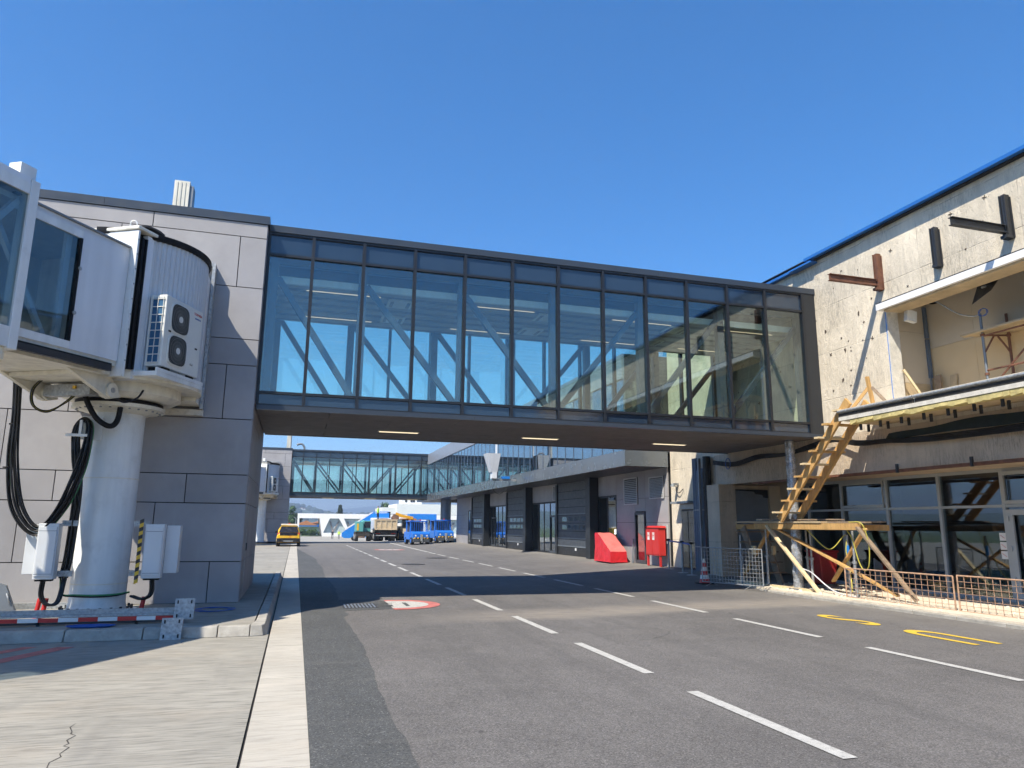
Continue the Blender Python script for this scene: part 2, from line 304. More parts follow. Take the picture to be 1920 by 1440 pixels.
def text(body, size, mw, m, name, parent=None, ext=.0015, sx=1., sy=1., bold=0.):
    cu = bpy.data.curves.new('t', 'FONT'); cu.body = body; cu.size = size; cu.extrude = ext; cu.offset = bold; cu.align_x = 'CENTER'; cu.align_y = 'CENTER'
    t = bpy.data.objects.new('t', cu); C.objects.link(t); bpy.context.view_layer.update()
    me = bpy.data.meshes.new_from_object(t.evaluated_get(bpy.context.evaluated_depsgraph_get()))
    bpy.data.objects.remove(t); off = OFF.get(parent.name, Vector()) if parent else Vector()
    me.transform(Matrix.Translation(-off) @ mw @ Matrix.Diagonal((sx, sy, 1, 1))); me.materials.clear(); me.materials.append(MATS[m])
    o = bpy.data.objects.new(name, me); C.objects.link(o); o.parent = parent
    if parent: OFF[o.name] = off
    return o
def frame(o, x, y):          # matrix from origin and the text's right / up directions
    x, y = Vector(x).normalized(), Vector(y).normalized(); z = x.cross(y)
    return Matrix(((x.x,y.x,z.x,o[0]),(x.y,y.y,z.y,o[1]),(x.z,y.z,z.z,o[2]),(0,0,0,1)))
def bez(ps, n=10):           # Catmull-Rom through points
    P = [Vector(p) for p in ps]; P = [P[0]*2-P[1]]+P+[P[-1]*2-P[-2]]; out = []
    for i in range(1, len(P)-2):
        for k in range(n):
            t = k/n; a, b, c, d = P[i-1:i+3]
            out.append(.5*((2*b)+(c-a)*t+(2*a-5*b+4*c-d)*t*t+(3*b-a-3*c+d)*t**3))
    return out+[P[-2]]
def gz(y): return 0. if y < 70 else (-.0165*(min(y, 150)-70))
# ---------------------------------------------------------------- ground
def sheet(x0, x1, ys, z):
    mb = MB(); vs = []; fs = []
    for y in ys: vs += [(x0, y, gz(y)+z), (x1, y, gz(y)+z)]
    for i in range(len(ys)-1): fs.append((2*i, 2*i+1, 2*i+3, 2*i+2))
    return mb.add(vs, fs)
struct('ground', sheet(-7000, 7000, [-7000, 70, 150, 9000], -.05), 'grass')
struct('apron', sheet(-70, -.285, [-60, 70, 75], .0), 'apron_concrete')
def rz(x, y):            # the carriageway falls away from the terminal wall
    t = min(max((y-15)/8, 0), 1); return gz(y)+.05*max(0, x-8)*t*t*(3-2*t)
def graded(x0, x1, ys, z, nx):
    xs = [x0+(x1-x0)*i/nx for i in range(nx+1)]; n = nx+1
    return MB().add([(x, y, rz(x, y)+z) for y in ys for x in xs], [(j*n+i, j*n+i+1, (j+1)*n+i+1, (j+1)*n+i) for j in range(len(ys)-1) for i in range(nx)])
YG = [-40]+[14+.5*i for i in range(21)]+[30, 40, 55, 70, 76]
struct('road', graded(.205, 8.0, [-40, 70, 76], .0, 1), 'asphalt'); struct('road_margin', graded(8.0, 15.6, YG, .0, 14), 'asphalt')
struct('side_yard', sheet(15.6, 60, [-40, 70, 76], -.004), 'asphalt')
struct('plaza', sheet(-70, 90, [75, 150, 184], .004), 'far_concrete')
struct('joint_bed', sheet(-.285, .205, [-40, 70, 75], -.02), 'joint_dark')
apron = bpy.data.objects['apron']
ck = [(-1.65,7.18),(-1.66,7.05),(-1.61,6.91),(-1.6,6.84),(-1.55,6.78),(-1.58,6.66),(-1.54,6.56),(-1.56,6.50),(-1.51,6.45),(-1.53,6.3),(-1.5,6.22),(-1.54,6.1),(-1.52,5.98),(-1.55,5.7),(-1.5,5.3)]
mb = MB(); vs = []
for i, (x, y) in enumerate(ck): d = random.uniform(.003, .008) if 0 < i < len(ck)-1 else .001; vs += [(x-d, y, .002), (x+d, y, .002)]
mb.add(vs, [(2*i, 2*i+1, 2*i+3, 2*i+2) for i in range(len(ck)-1)]).build('crack', 'joint_dark', apron)
strip = tag(MB().box(-.235, .195, -12, -11.99, -.03, .0).build('drain_strip', 'joint_dark'), kind='structure')
me0 = None; y = -8.0; k = 0
while y < 74:
    L = 3.05 if k % 3 else 2.2
    o = MB().box(-.262, .203, y+.006, y+L-.006, -.06, .006+random.uniform(-.001, .002)).build('channel_slab', 'strip_concrete', strip)
    y += L; k += 1
# darker reinstated asphalt along the strip, ragged edge
mb = MB(); vs = []; fs = []; yy = [-6+.22*i for i in range(260)]; x = .95
for i, y in enumerate(yy):
    base = .96+.1*math.sin(y*.7)*.4 + (.1 if y > 14 else 0)
    if y > 36: base = max(.24, 1.08-(y-36)*.055)
    x = base+random.uniform(-.02, .02)
    vs += [(.2045, y, .004), (x, y, .004)]
for i in range(len(yy)-1): fs.append((2*i, 2*i+1, 2*i+3, 2*i+2))
struct('asphalt_patch', mb.add(vs, fs), 'asphalt_new')
mb = MB(); mb.add([(1.0,14.75,.006),(1.95,14.95,.006),(2.02,15.8,.006),(1.9,16.75,.006),(1.02,16.9,.006)], [(0,1,2,3,4)]); struct('asphalt_repair', mb, 'asphalt_new')
# gully grate set in the repaired asphalt
gg = thing('gully_grate', 'black cast iron gully grate set in the dark asphalt patch', 'grate', (1.4, 15.5, 0))
MB().box(1.02, 1.72, 15.15, 15.95, .002, .009).build('grate_frame', 'chassis', gg)
for i in range(9): MB().box(1.06+.072*i, 1.09+.072*i, 15.2, 15.9, .009, .016).build('grate_bar', 'grey_steel', gg)
for i, (u, v, r) in enumerate(((7.0, 37.0, .55), (8.3, 44.5, .5), (4.9, 31.2, .5))):
    mc = MB().cyl((u, v, .002), (u, v, .010), r, n=24).build('manhole_cover', 'chassis', smooth=40)
    tag(mc, ('dark manhole cover between the two dashed lines, middle distance', 'dark manhole cover furthest along the road', 'dark manhole cover nearest the bridge shadow')[i], 'manhole cover', 'manhole covers in the road')
# ---- road markings
def dash(x, y0, y1, w=.13, m='paint_white', nm='lane_dash'):
    return MB().add([(x-w/2,y0,.0075),(x+w/2,y0,.0075),(x+w/2,y1,.0075),(x-w/2,y1,.0075)], [(0,1,2,3)]).build(nm, m, LINE)
LINE = tag(MB().box(3.93, 4.06, 1.6, 3.85, .0055, .0075).build('lane_line', 'paint_white'), kind='structure')
y = 4.72
for k in range(18): dash(3.995, y, y+2.22); y += 3.16 if k < 9 else 3.05
LINE = tag(MB().box(7.81, 7.945, 3.35, 5.55, .0055, .0075).build('edge_line', 'paint_white'), kind='structure')
y = 6.5
for k in range(11): dash(7.88, y, y+2.3); y += 3.26
yl = [42.2, 48, 52, 56, 60, 64, 68, 70, 71]; xl = [7.82+.48*(y-42.2)/28.8 for y in yl]
MB().add([p for x, y in zip(xl, yl) for p in ((x, y, rz(x, y)+.009), (x+.16, y, rz(x+.16, y)+.009))], [(2*i, 2*i+1, 2*i+3, 2*i+2) for i in range(8)]).build('solid_line', 'paint_white', LINE)
bus = tag(MB().add([(9.6,12.7,.0068),(9.63,12.7,.0068),(9.63,12.73,.0068)], [(0,1,2)]).build('bus_marking', 'paint_yellow'), kind='structure')
for ch, yc in (('S', 11.55), ('U', 9.43), ('B', 7.32)):
    text(ch, 1., frame((9.87, yc, .007), (-1,0,0), (0,-1,0)), 'paint_yellow', 'letter', bus, .0005, .88, 2.1, .012)
def disc(cx, cy, r, cut, t):
    n = 48; pts = [(cx+r*math.cos(2*math.pi*i/n), cy+r*math.sin(2*math.pi*i/n)) for i in range(n)]
    cl = lambda p: (max(p[0], cut), p[1]) if cut else p
    ring = tag(MB().add([(*cl(p), .0082) for p in pts], [tuple(range(n))]).build('limit_marking', 'paint_faded'), kind='structure')
    rr = .74; c2 = (cut or -99)
    MB().add([(max(cx+(p[0]-cx)*rr, c2), cy+(p[1]-cy)*rr, .0102) for p in pts], [tuple(range(n))]).build('white_disc', 'paint_white', ring)
    text(t, 1., frame((cx, cy, .0120), (-1,0,0), (0,-1,0)), 'asphalt_new', 'figure', ring, .0003, .85, 1.)
disc(2.12, 15.68, .93, 1.98, '15'); disc(6.1, 49.2, 1.0, None, '15')
red = tag(MB().add([(-4.6,8.0,.003),(-4.45,7.75,.003),(-2.72,11.35,.003),(-2.95,11.4,.003)], [(0,1,2,3)]).build('red_apron_line', 'paint_faded'), kind='structure')
MB().add([(-5.2,8.4,.003),(-5.07,8.2,.003),(-3.2,11.45,.003),(-3.38,11.5,.003)], [(0,1,2,3)]).build('second_stripe', 'paint_faded', red)
# ---- kerbed island under the tower
isl = struct('kerb_island', MB().box(-30, -.52, 12.0, 24.5, -.02, .15), 'apron_concrete')
def kst(a, b):  # kerb stone with a sloped outer face, running from a to b (outer side on the right)
    a, b = Vector((*a, 0)), Vector((*b, 0)); d = (b-a).normalized(); n = Vector((d.y, -d.x, 0)); a += d*.006; b -= d*.006
    lo = [a+n*.0, b+n*.0, b-n*.2, a-n*.2]; hi = [a-n*.05, b-n*.05, b-n*.2, a-n*.2]; h = .153+random.uniform(-.004, .004)
    return MB().hexa(lo, [p+Vector((0,0,h)) for p in hi]).build('kerb_stone', 'kerb', isl, bev=.012)
x = -14.
while x < -.7: kst((x, 11.8), (min(x+1., -.55), 11.8)); x += 1.
MB().prism([(-.545,11.8,0),(-.36,11.86,0),(-.30,12.0,0),(-.30,12.494,0),(-.5,12.494,0),(-.545,12.0,0)], [(-.545,11.85,.153),(-.39,11.9,.153),(-.35,12.03,.153),(-.35,12.494,.153),(-.5,12.494,.153),(-.545,12.0,.153)]).build('kerb_stone', 'kerb', isl, bev=.01)
y = 12.5
while y < 24: kst((-.30, y), (-.30, y+1)); y += 1.
# ---- pavement by the old building
pav = struct('pavement', MB().box(12.05, 15.2, -6, 19.9, -.02, .10), 'sand')
y = 3.
while y < 16.2:
    MB().box(11.9, 12.045, y+.006, y+.99, -.02, .065).build('kerb_stone', 'kerb', pav, bev=.012); y += 1.
# ---------------------------------------------------------------- boarding tower (grey clad stair block)
ROWS = [.15, .92, 2.03, 2.59, 3.70, 4.81, 5.36, 6.47, 7.58, 7.9]
JT = [-1.54, -2.6, -2.09, -3.0, -1.54, -2.4, -3.1, -1.49, -3.18]
YT = 15.25
tw = thing('boarding_tower', 'grey panel clad tower block at the left end of the near glazed bridge', 'building', (-.96, YT, 0))
MB().box(-14, -1.0, YT+.05, 20.08, .1, 7.95).build('core', 'core_dark', tw)
for r in range(9):
    z0, z1 = ROWS[r], ROWS[r+1]; xs = [-.962]; x = JT[r]
    while x > -13: xs.append(x); x -= 2.25 if r != 4 else 2.73
    xs.append(-14)
    for a, b in zip(xs[1:], xs[:-1]):
        d = random.uniform(-.002, .002)
        MB().box(a+.009, b-.009, YT+d, YT+.045, z0+.009, z1-.009).build('panel', 'panel_grey', tw)
    ys = [YT+.047] + ([15.95] if z1 < 2.6 else []) + [17.6 if r % 2 else 18.4, 20.1]
    for a, b in zip(ys[:-1], ys[1:]):
        MB().box(-.998, -.960+random.uniform(-.002, .001), a+.006, b-.006, z0+.006, z1-.006).build('panel', 'panel_grey', tw)
MB().box(-.955, -.945, 15.93, 15.98, .3, 2.05).build('door_trim', 'galvanised', tw)
MB().box(-.956, -.935, 16.05, 16.12, 1.1, 1.25).build('door_handle', 'black_rubber', tw)
for a, b in ((-14, -4.1), (-4.095, -.93)): MB().box(a, b, YT-.03, 20.15, 7.905, 8.08).build('parapet_cap', 'cap_metal', tw)
rb = thing('roof_duct', 'pale ribbed square roof duct standing on the near tower roof', 'duct', (-3.0, 17, 8.08))
MB().box(-3.19, -2.86, 17, 17.33, 8.08, 9.46).build('duct_case', 'cream_paint', rb)
for i in range(4): MB().box(-3.19+.03+.085*i, -3.19+.085*i+.075, 16.985, 17, 8.12, 9.42).build('rib', 'cream_paint', rb)
MB().box(-2.86, -2.78, 17.02, 17.31, 8.08, 9.36).build('side_plate', 'grey_steel', rb)
MB().box(-2.74, -2.6, 17.0, 17.2, 8.08, 8.2).build('foot_box', 'cream_paint', rb)
# ---------------------------------------------------------------- glazed bridge
MX = [-.95, .0, 1.1, 2.25, 3.42, 4.57, 5.72, 6.89, 8.05, 9.2, 10.38, 11.52, 12.7]
YF, YB = 15.55, 20.0
def make_bridge():
    b = thing('glazed_bridge', 'long dark framed glazed passenger bridge spanning the road in the foreground', 'bridge', (6, YF, 0))
    MB().box(-.95, 13.08, YF+.10, YB-.10, 4.035, 4.27).build('floor_deck', 'inner_floor', b)
    MB().box(-.95, 13.08, YF+.04, YB-.04, 7.72, 7.98).build('roof_deck', 'core_dark', b)
    for y0, y1 in ((YF-.06, YF+.05), (YB-.05, YB+.06)):
        for a, c in ((-.93, 3.7), (3.704, 8.4), (8.404, 13.12)):
            MB().box(a, c, y0, y1, 7.87, 8.02).build('roof_fascia', 'cap_metal', b)
            MB().box(a, c, y0+.01, y1-.01, 3.965, 4.06).build('sill_fascia', 'cap_metal', b)
    # soffit boards, staggered
    n = 5; ww = (YB-YF-.24)/n
    for j in range(n):
        xs = [-.94]; x = -.94+(2.9 if j % 2 else 1.5)
        while x < 12.5: xs.append(x); x += 2.9
        xs.append(13.07)
        for p, q in zip(xs[:-1], xs[1:]):
            MB().box(p+.006, q-.006, YF+.12+j*ww+.005, YF+.12+(j+1)*ww-.005, 3.972+random.uniform(0, .003), 4.03).build('soffit_board', 'soffit_grey', b)
    for y, s in ((YF, 1), (YB, -1)):
        ya, yb = (y-.045, y+.10) if s > 0 else (y-.10, y+.045)
        for i, x in enumerate(MX):
            wd = .035 if i else .05
            MB().box(x-wd, x+wd, ya, yb, 4.06, 7.87).build('mullion', 'frame_dark', b)
        for z in (4.06, 4.33, 7.36, 7.84):
            for i in range(len(MX)-1): MB().box(MX[i]+(.05 if i == 0 else .035), MX[i+1]-.035, ya+.01, yb-.01, z-.025, z+.03).build('transom', 'frame_dark', b)
        for i in range(len(MX)-1):
            x0, x1 = MX[i]+(.05 if i == 0 else .035), MX[i+1]-.035; yc = y+.02*s
            MB().box(x0, x1, yc-.008, yc+.008, 4.36, 7.335).build('pane', 'bridge_glass', b)
            MB().box(x0, x1, yc-.008, yc+.008, 7.39, 7.815).build('spandrel_pane', 'spandrel', b)
            MB().box(x0, x1, yc-.008, yc+.008, 4.09, 4.305).build('base_pane', 'spandrel', b)
        MB().box(12.735, 13.08, ya+.005, yb, 4.06, 7.87).build('end_panel', 'anthracite', b)
    # trusses
    PX = [-.8, 1.13, 3.45, 5.75, 8.1, 10.4, 12.85]
    for y in (16.0, 19.58):
        for x in PX: MB().box(x-.09, x+.09, y-.09, y+.09, 4.27, 7.72).build('post', 'truss_steel', b)
        for i in range(6):
            p, q = PX[i], PX[i+1]
            if i < 3: a, c = (p+.09, y, 7.0), (q-.09, y, 4.35)
            else: a, c = (p+.09, y, 4.35), (q-.09, y, 7.0)
            MB().bar(a, c, .12, .13).build('diagonal', 'truss_steel', b)
        MB().box(-.95, 13.0, y-.07, y+.07, 7.3, 7.45).build('top_chord', 'truss_steel', b)
    # linear ceiling
    MB().box(-.9, 13.0, 16.22, 19.4, 7.03, 7.06).build('ceiling_back', 'slat_back', b)
    for i in range(30): MB().box(-.9, 13.0, 16.2+.106*i, 16.2+.106*i+.075, 6.955, 7.0).build('ceiling_slat', 'slat' if i % 5 < 3 else 'slat_dark', b)  # slats alternate in lighter and darker groups
    MB().box(-.9, 13.0, 16.12, 16.19, 6.93, 7.09).build('ceiling_edge', 'panel_white', b)
    for x in (2.1, 5.9, 9.6):
        for y in (16.9, 18.3):
            u = MB().box(x-.3, x+.3, y-.3, y+.3, 6.915, 6.953).build('ceiling_cassette', 'panel_white', b)
            for k in (-.2, .2): MB().box(x+k-.04, x+k+.04, y-.22, y+.22, 6.908, 6.915).build('air_slot', 'grey_steel', u)
    for y in (16.55, 18.75):
        for x in (.75, 4.6, 8.45, 11.6): MB().box(x-.85, x+.85, y-.016, y+.016, 6.94, 6.953).build('light_strip', 'lamp_inside', b)
    return b
br = make_bridge()
br2 = copy_tree(br, None, (.3, 49.6, 0), 'further glazed passenger bridge crossing the road behind the first one')
SL = []
for i, x in enumerate((2.37, 6.17, 10.04)):
    t = thing('soffit_light', ('lit strip lamp under the bridge, nearest the tower', 'lit strip lamp under the middle of the bridge', 'lit strip lamp under the bridge, nearest the old building')[i], 'lamp', (x, 18.2, 3.97), group='strip lamps under the near bridge')
    MB().box(x-.52, x+.52, 18.13, 18.27, 3.955, 3.971).build('housing', 'cream_paint', t)
    MB().box(x-.49, x+.49, 18.15, 18.25, 3.945, 3.955).build('diffuser', 'lamp_warm', t); SL.append(t)
for i, s in enumerate(SL): c = copy_tree(s, None, (.3, 49.6, 0), ('left', 'middle', 'right')[i]+' strip lamp under the further glazed bridge'); c['group'] = 'strip lamps under the further bridge'
# ---------------------------------------------------------------- boarding bridge: column, rotunda, tunnel
RC = Vector((-3.15, 14.15, 0)); D = Vector((-.481, -.876, -.0306)).normalized(); N = Vector((.876, -.481, 0)).normalized()
jb = thing('boarding_bridge', 'white aircraft boarding bridge with ribbed rotunda on a fat round column, close by at left', 'boarding bridge', (RC.x, RC.y, .15))
MB().lathe([(.0,.15),(.62,.15),(.62,.19),(.46,.19),(.43,.32),(.43,3.58),(.0,3.58)], RC, 48).build('column', 'white_paint', jb, smooth=35)
MB().lathe([(.434,.62),(.4345,.63),(.434,.64)], RC, 48).build('weld_band', 'cream_paint', jb, smooth=60)
MB().lathe([(.434,2.38),(.4345,2.39),(.434,2.4)], RC, 48).build('weld_band', 'cream_paint', jb, smooth=60)
for i in range(20):
    a = 2*math.pi*i/20; p = RC+Vector((.535*math.cos(a), .535*math.sin(a), 0))
    MB().cyl(p+Vector((0,0,.19)), p+Vector((0,0,.26)), .022, n=6).build('anchor_bolt', 'black_steel', jb)
MB().lathe([(.43,3.52),(.74,3.60),(.74,3.66),(.5,3.66)], RC, 48).build('flange', 'cream_paint', jb, smooth=30)
for i in range(28):
    a = 2*math.pi*i/28; p = RC+Vector((.66*math.cos(a), .66*math.sin(a), 3.565))
    MB().cyl(p, p+Vector((0,0,.03)), .02, n=6).build('flange_bolt', 'grey_steel', jb)
MB().lathe([(.66,3.66),(.70,3.67),(.70,3.73),(.66,3.74)], RC, 48).build('slew_ring', 'black_rubber', jb, smooth=30)
MB().lathe([(.3,3.74),(.86,3.75),(.98,3.82),(.98,3.98),(.3,3.98)], RC, 40).build('slew_housing', 'cream_paint', jb, smooth=30)
MB().lathe([(.2,3.98),(1.32,3.98),(1.32,4.14),(.2,4.14)], RC, 48).build('rotunda_floor', 'cream_paint', jb, smooth=30)
# ribbed barrel
n = 150; prof = []
a0, a1 = math.radians(-105), math.radians(100)
vs, fs = [], []
for i in range(n+1):
    a = a0+(a1-a0)*i/n; r = 1.245-(.022 if i % 3 == 0 else 0)
    for z in (4.14, 6.5): vs.append((RC.x+r*math.cos(a), RC.y+r*math.sin(a), z))
for i in range(n): fs.append((2*i, 2*i+2, 2*i+3, 2*i+1))
MB().add(vs, fs).build('barrel', 'corrugated', jb)
MB().lathe([(1.2,6.45),(1.27,6.45),(1.285,6.48),(1.285,6.56),(1.2,6.59)], RC, 60, a0-.05, a1).build('rim_seal', 'black_rubber', jb, smooth=40)
MB().lathe([(0,6.58),(1.19,6.55),(1.19,6.57),(0,6.60)], RC, 48).build('rotunda_roof', 'cream_paint', jb, smooth=30)
def tp(s, w_, z): p = RC+D*s+N*w_; return (p.x, p.y, p.z+z)
def tbox(s0, s1, w0, w1, z0, z1): return MB().hexa([tp(s0,w0,z0),tp(s1,w0,z0),tp(s1,w1,z0),tp(s0,w1,z0)], [tp(s0,w0,z1),tp(s1,w0,z1),tp(s1,w1,z1),tp(s0,w1,z1)])
# flashing and bellows where tunnel meets rotunda
tbox(.76, .92, -1.0, .98, 4.0, 6.5).build('vestibule', 'panel_white', jb)
tbox(.62, 1.22, -1.12, 1.04, 6.52, 6.58).build('vestibule_hood', 'cream_paint', jb, bev=.015)
for k in range(4): tbox(.93+.05*k, .93+.05*k+.03, -1.0, 1.0-.02*(k % 2), 4.15, 6.42).build('bellows_fold', 'black_rubber', jb)
tbox(1.15, 1.19, -1.0, 1.02, 4.0, 6.5).build('end_flange', 'white_paint', jb)
for k in range(9): tbox(1.16, 1.18, 1.02, 1.024, 4.25+.26*k, 4.27+.26*k).build('rivet', 'grey_steel', jb)
# inner tunnel
tbox(1.2, 4.4, -.88, .88, 4.16, 4.24).build('tunnel_floor', 'cream_paint', jb)
tbox(1.2, 4.4, -.88, .88, 6.10, 6.18).build('tunnel_roof', 'panel_white', jb)
tbox(1.2, 2.17, .85, .90, 4.24, 6.10).build('side_panel', 'panel_white', jb)
tbox(1.2, 4.4, -.90, -.85, 4.24, 6.10).build('far_side_panel', 'panel_white', jb)
tbox(2.17, 3.4, .84, .90, 5.98, 6.10).build('window_head', 'white_paint', jb); tbox(2.17, 3.4, .84, .90, 4.24, 4.36).build('window_sill', 'white_paint', jb)
tbox(2.17, 2.21, .84, .91, 4.36, 5.98).build('window_jamb', 'black_rubber', jb)
tbox(2.21, 3.3, .868, .88, 4.36, 5.98).build('tunnel_pane', 'tunnel_glass', jb)
for z in (4.8, 5.5): MB().cyl(tp(2.17,.905,z), tp(2.17,.925,z), .03, n=12).build('glass_clamp', 'galvanised', jb)
MB().bar(tp(2.5,.78,4.3), tp(3.7,.78,6.05), .07, .07).build('brace', 'panel_white', jb); tbox(2.26, 2.36, .74, .8, 4.24, 6.1).build('inner_post', 'panel_white', jb)
tbox(1.35, 3.4, .88, .95, 4.05, 4.15).build('cable_tray', 'anthracite', jb); tbox(1.35, 3.4, .87, .945, 4.155, 4.175).build('tray_lip', 'black_rubber', jb)
tbox(1.2, 4.4, -.8, .80, 4.02, 4.155).build('belly', 'cream_paint', jb)
tbox(1.2, 3.4, .86, .92, 6.185, 6.21).build('roof_edge', 'grey_steel', jb)
# outer telescoping tunnel with its portal frame
tbox(3.16, 3.30, .86, 1.06, 4.0, 6.42).build('portal_frame', 'white_paint', jb, bev=.01); tbox(3.16, 3.30, -1.06, .855, 6.2, 6.42).build('portal_head', 'white_paint', jb); tbox(3.16, 3.30, -1.06, .855, 3.88, 4.0).build('portal_sill', 'cream_paint', jb)
tbox(3.305, 8.0, -1.05, 1.04, 6.36, 6.44).build('outer_roof', 'panel_white', jb); tbox(3.305, 8.0, -1.0, 1.0, 3.9, 4.02).build('outer_floor', 'cream_paint', jb)
tbox(3.305, 8.0, 1.0, 1.05, 6.2, 6.355).build('outer_head', 'white_paint', jb); tbox(3.305, 8.0, 1.0, 1.05, 4.025, 4.3).build('outer_sill', 'white_paint', jb)
tbox(3.305, 8.0, 1.01, 1.025, 4.3, 6.2).build('outer_pane', 'tunnel_glass', jb); tbox(3.305, 8.0, -1.05, -1.0, 4.025, 6.355).build('outer_far_side', 'panel_white', jb)
for k in range(3): tbox(4.5+1.2*k, 4.62+1.2*k, .95, 1.055, 4.3, 6.2).build('outer_mullion', 'white_paint', jb)
MB().bar(tp(3.35,.9,6.1), tp(4.6,.9,4.3), .08, .08).build('brace', 'panel_white', jb)
tbox(3.2, 3.45, .80, 1.0, 6.445, 6.62).build('roof_lug', 'white_paint', jb)
# underside bogie brackets at the rotunda
for wv in (.62, -.62):
    MB().prism([tp(1.9,wv-.04,4.02),tp(1.0,wv-.04,4.02),tp(.75,wv-.04,3.72),tp(1.0,wv-.04,3.66)], [tp(1.9,wv+.04,4.02),tp(1.0,wv+.04,4.02),tp(.75,wv+.04,3.72),tp(1.0,wv+.04,3.66)]).build('hinge_bracket', 'cream_paint', jb)
    MB().cyl(tp(1.0,wv-.09,3.8), tp(1.0,wv+.09,3.8), .12, n=20).build('hinge_boss', 'cream_paint', jb, smooth=40); MB().cyl(tp(1.0,wv-.1,3.8), tp(1.0,wv+.1,3.8), .045, n=12).build('hinge_pin', 'galvanised', jb)
tbox(1.0, 1.75, -.58, .58, 3.95, 4.015).build('cross_beam', 'cream_paint', jb); tbox(.95, 1.15, -.5, .4, 3.72, 3.9).build('junction_box', 'galvanised', jb); tbox(1.16, 1.19, .1, .15, 3.82, 3.87).build('warning_label', 'hazard_yellow', jb)
# fixed link to the tower wall with its frame
MB().box(-2.02, -1.96, 14.2, 15.2, 4.1, 6.45).build('link_side', 'panel_white', jb)
MB().box(-3.95, -1.96, 14.5, 15.2, 3.9, 4.1).build('link_floor', 'cream_paint', jb)
MB().box(-3.95, -2.025, 14.6, 15.2, 6.45, 6.55).build('link_roof', 'cream_paint', jb)
MB().box(-2.12, -1.955, 14.15, 14.5, 6.36, 6.52).build('link_gutter_box', 'cream_paint', jb)
MB().box(-1.95, -1.89, 15.02, 15.24, 3.84, 6.84).build('link_frame', 'galvanised', jb); MB().box(-4.08, -1.955, 15.02, 15.24, 6.78, 6.86).build('link_frame_head', 'galvanised', jb)
MB().box(-4.08, -1.89, 15.1, 15.24, 3.72, 3.835).build('link_frame_sill', 'render_white', jb); MB().box(-4.08, -4.0, 15.02, 15.24, 3.84, 6.78).build('link_frame_side', 'galvanised', jb)
MB().box(-3.3, -3.12, 14.95, 15.2, 6.86, 7.1).build('cable_box', 'white_paint', jb); MB().tube(bez([RC+Vector((.1,-1.2,6.58)), RC+Vector((.12,-1.22,6.72)), RC+Vector((.2,-1.22,6.72)), RC+Vector((.22,-1.2,6.56))]), .012).build('lifting_eye', 'white_paint', jb)
MB().tube(bez([RC+Vector((.22,-1.18,6.58)), RC+Vector((.33,-1.14,6.66)), RC+Vector((.5,-1.05,6.64)), RC+Vector((.6,-1.0,6.58))]), .05).build('roof_sealant', 'black_rubber', jb, smooth=60)
MB().box(-1.954, -1.95, 14.55, 14.68, 5.55, 5.75).build('paper_label', 'sign_white', jb)
# cable hanger arm on the column
MB().box(-3.60, -3.28, 13.68, 13.71, 3.02, 3.42).build('hanger_plate', 'white_paint', jb); MB().box(-3.56, -3.52, 13.42, 13.68, 3.05, 3.32).build('hanger_arm', 'white_paint', jb); MB().box(-3.74, -3.40, 13.39, 13.42, 3.04, 3.085).build('hanger_cross', 'white_paint', jb)
MB().cyl((-3.52,13.5,3.18), (-3.52,13.68,3.18), .10, n=20).build('hanger_spool', 'cream_paint', jb, smooth=40)
# bracket shelf for the air conditioner
AL, AR = Vector((-2.33, 12.85, 0)), Vector((-1.88, 13.85, 0)); AX = (AR-AL).normalized(); AN = Vector((AX.y, -AX.x, 0))
def ap(s, d, z): p = AL+AX*s+AN*d; return (p.x, p.y, z)
def abox(s0, s1, d0, d1, z0, z1): return MB().hexa([ap(s0,d0,z0),ap(s1,d0,z0),ap(s1,d1,z0),ap(s0,d1,z0)], [ap(s0,d0,z1),ap(s1,d0,z1),ap(s1,d1,z1),ap(s0,d1,z1)])
abox(-.15, 1.2, -.42, .05, 4.02, 4.1).build('shelf', 'white_paint', jb, bev=.006); abox(-.15, 1.2, .02, .055, 4.1, 4.16).build('shelf_lip', 'white_paint', jb)
ac = thing('air_conditioner', 'cream twin fan air conditioning unit on the near boarding bridge rotunda', 'air conditioner', ap(.55, -.15, 4.16))
abox(0, 1.1, -.3, 0, 4.22, 5.46).build('case', 'ac_case', ac, bev=.015)
for k in range(2): abox(.1+.7*k, .3+.7*k, -.28, -.02, 4.163, 4.22).build('foot', 'black_rubber', ac)
for zc in (5.12, 4.56):
    poly = []
    for i in range(32):
        a = 2*math.pi*i/32; e = 4; c, s_ = math.cos(a), math.sin(a); r = .27/((abs(c)**e+abs(s_)**e)**(1/e)); poly.append((.40+r*c, zc+r*s_))
    gr = MB().prism([ap(s,0,z) for s, z in poly], [ap(s,.02,z) for s, z in poly]).build('fan_surround', 'ac_case', ac)
    MB().prism([ap(.40+(s-.40)*.92,.0205,zc+(z-zc)*.92) for s, z in poly], [ap(.40+(s-.40)*.92,.026,zc+(z-zc)*.92) for s, z in poly]).build('fan_grille', 'ac_grille', gr)
    mbw = MB()
    for i in range(44):
        a = 2*math.pi*i/44; c, s_ = math.cos(a), math.sin(a); e = 6; r = .245/((abs(c)**e+abs(s_)**e)**(1/e))
        mbw.bar(ap(.40+.05*c,.030,zc+.05*s_), ap(.40+r*c,.030,zc+r*s_),   .0028, .004)
    for r in (.1, .16, .22):
        mbw.tube([ap(.40+r*math.cos(2*math.pi*i/32),.031,zc+r*math.sin(2*math.pi*i/32)) for i in range(33)], .003, 4)
    mbw.build('grille_wires', 'wire_grey', gr); MB().cyl(ap(.40,.026,zc), ap(.40,.036,zc), .055, n=20).build('fan_hub', 'ac_case', gr, smooth=40)
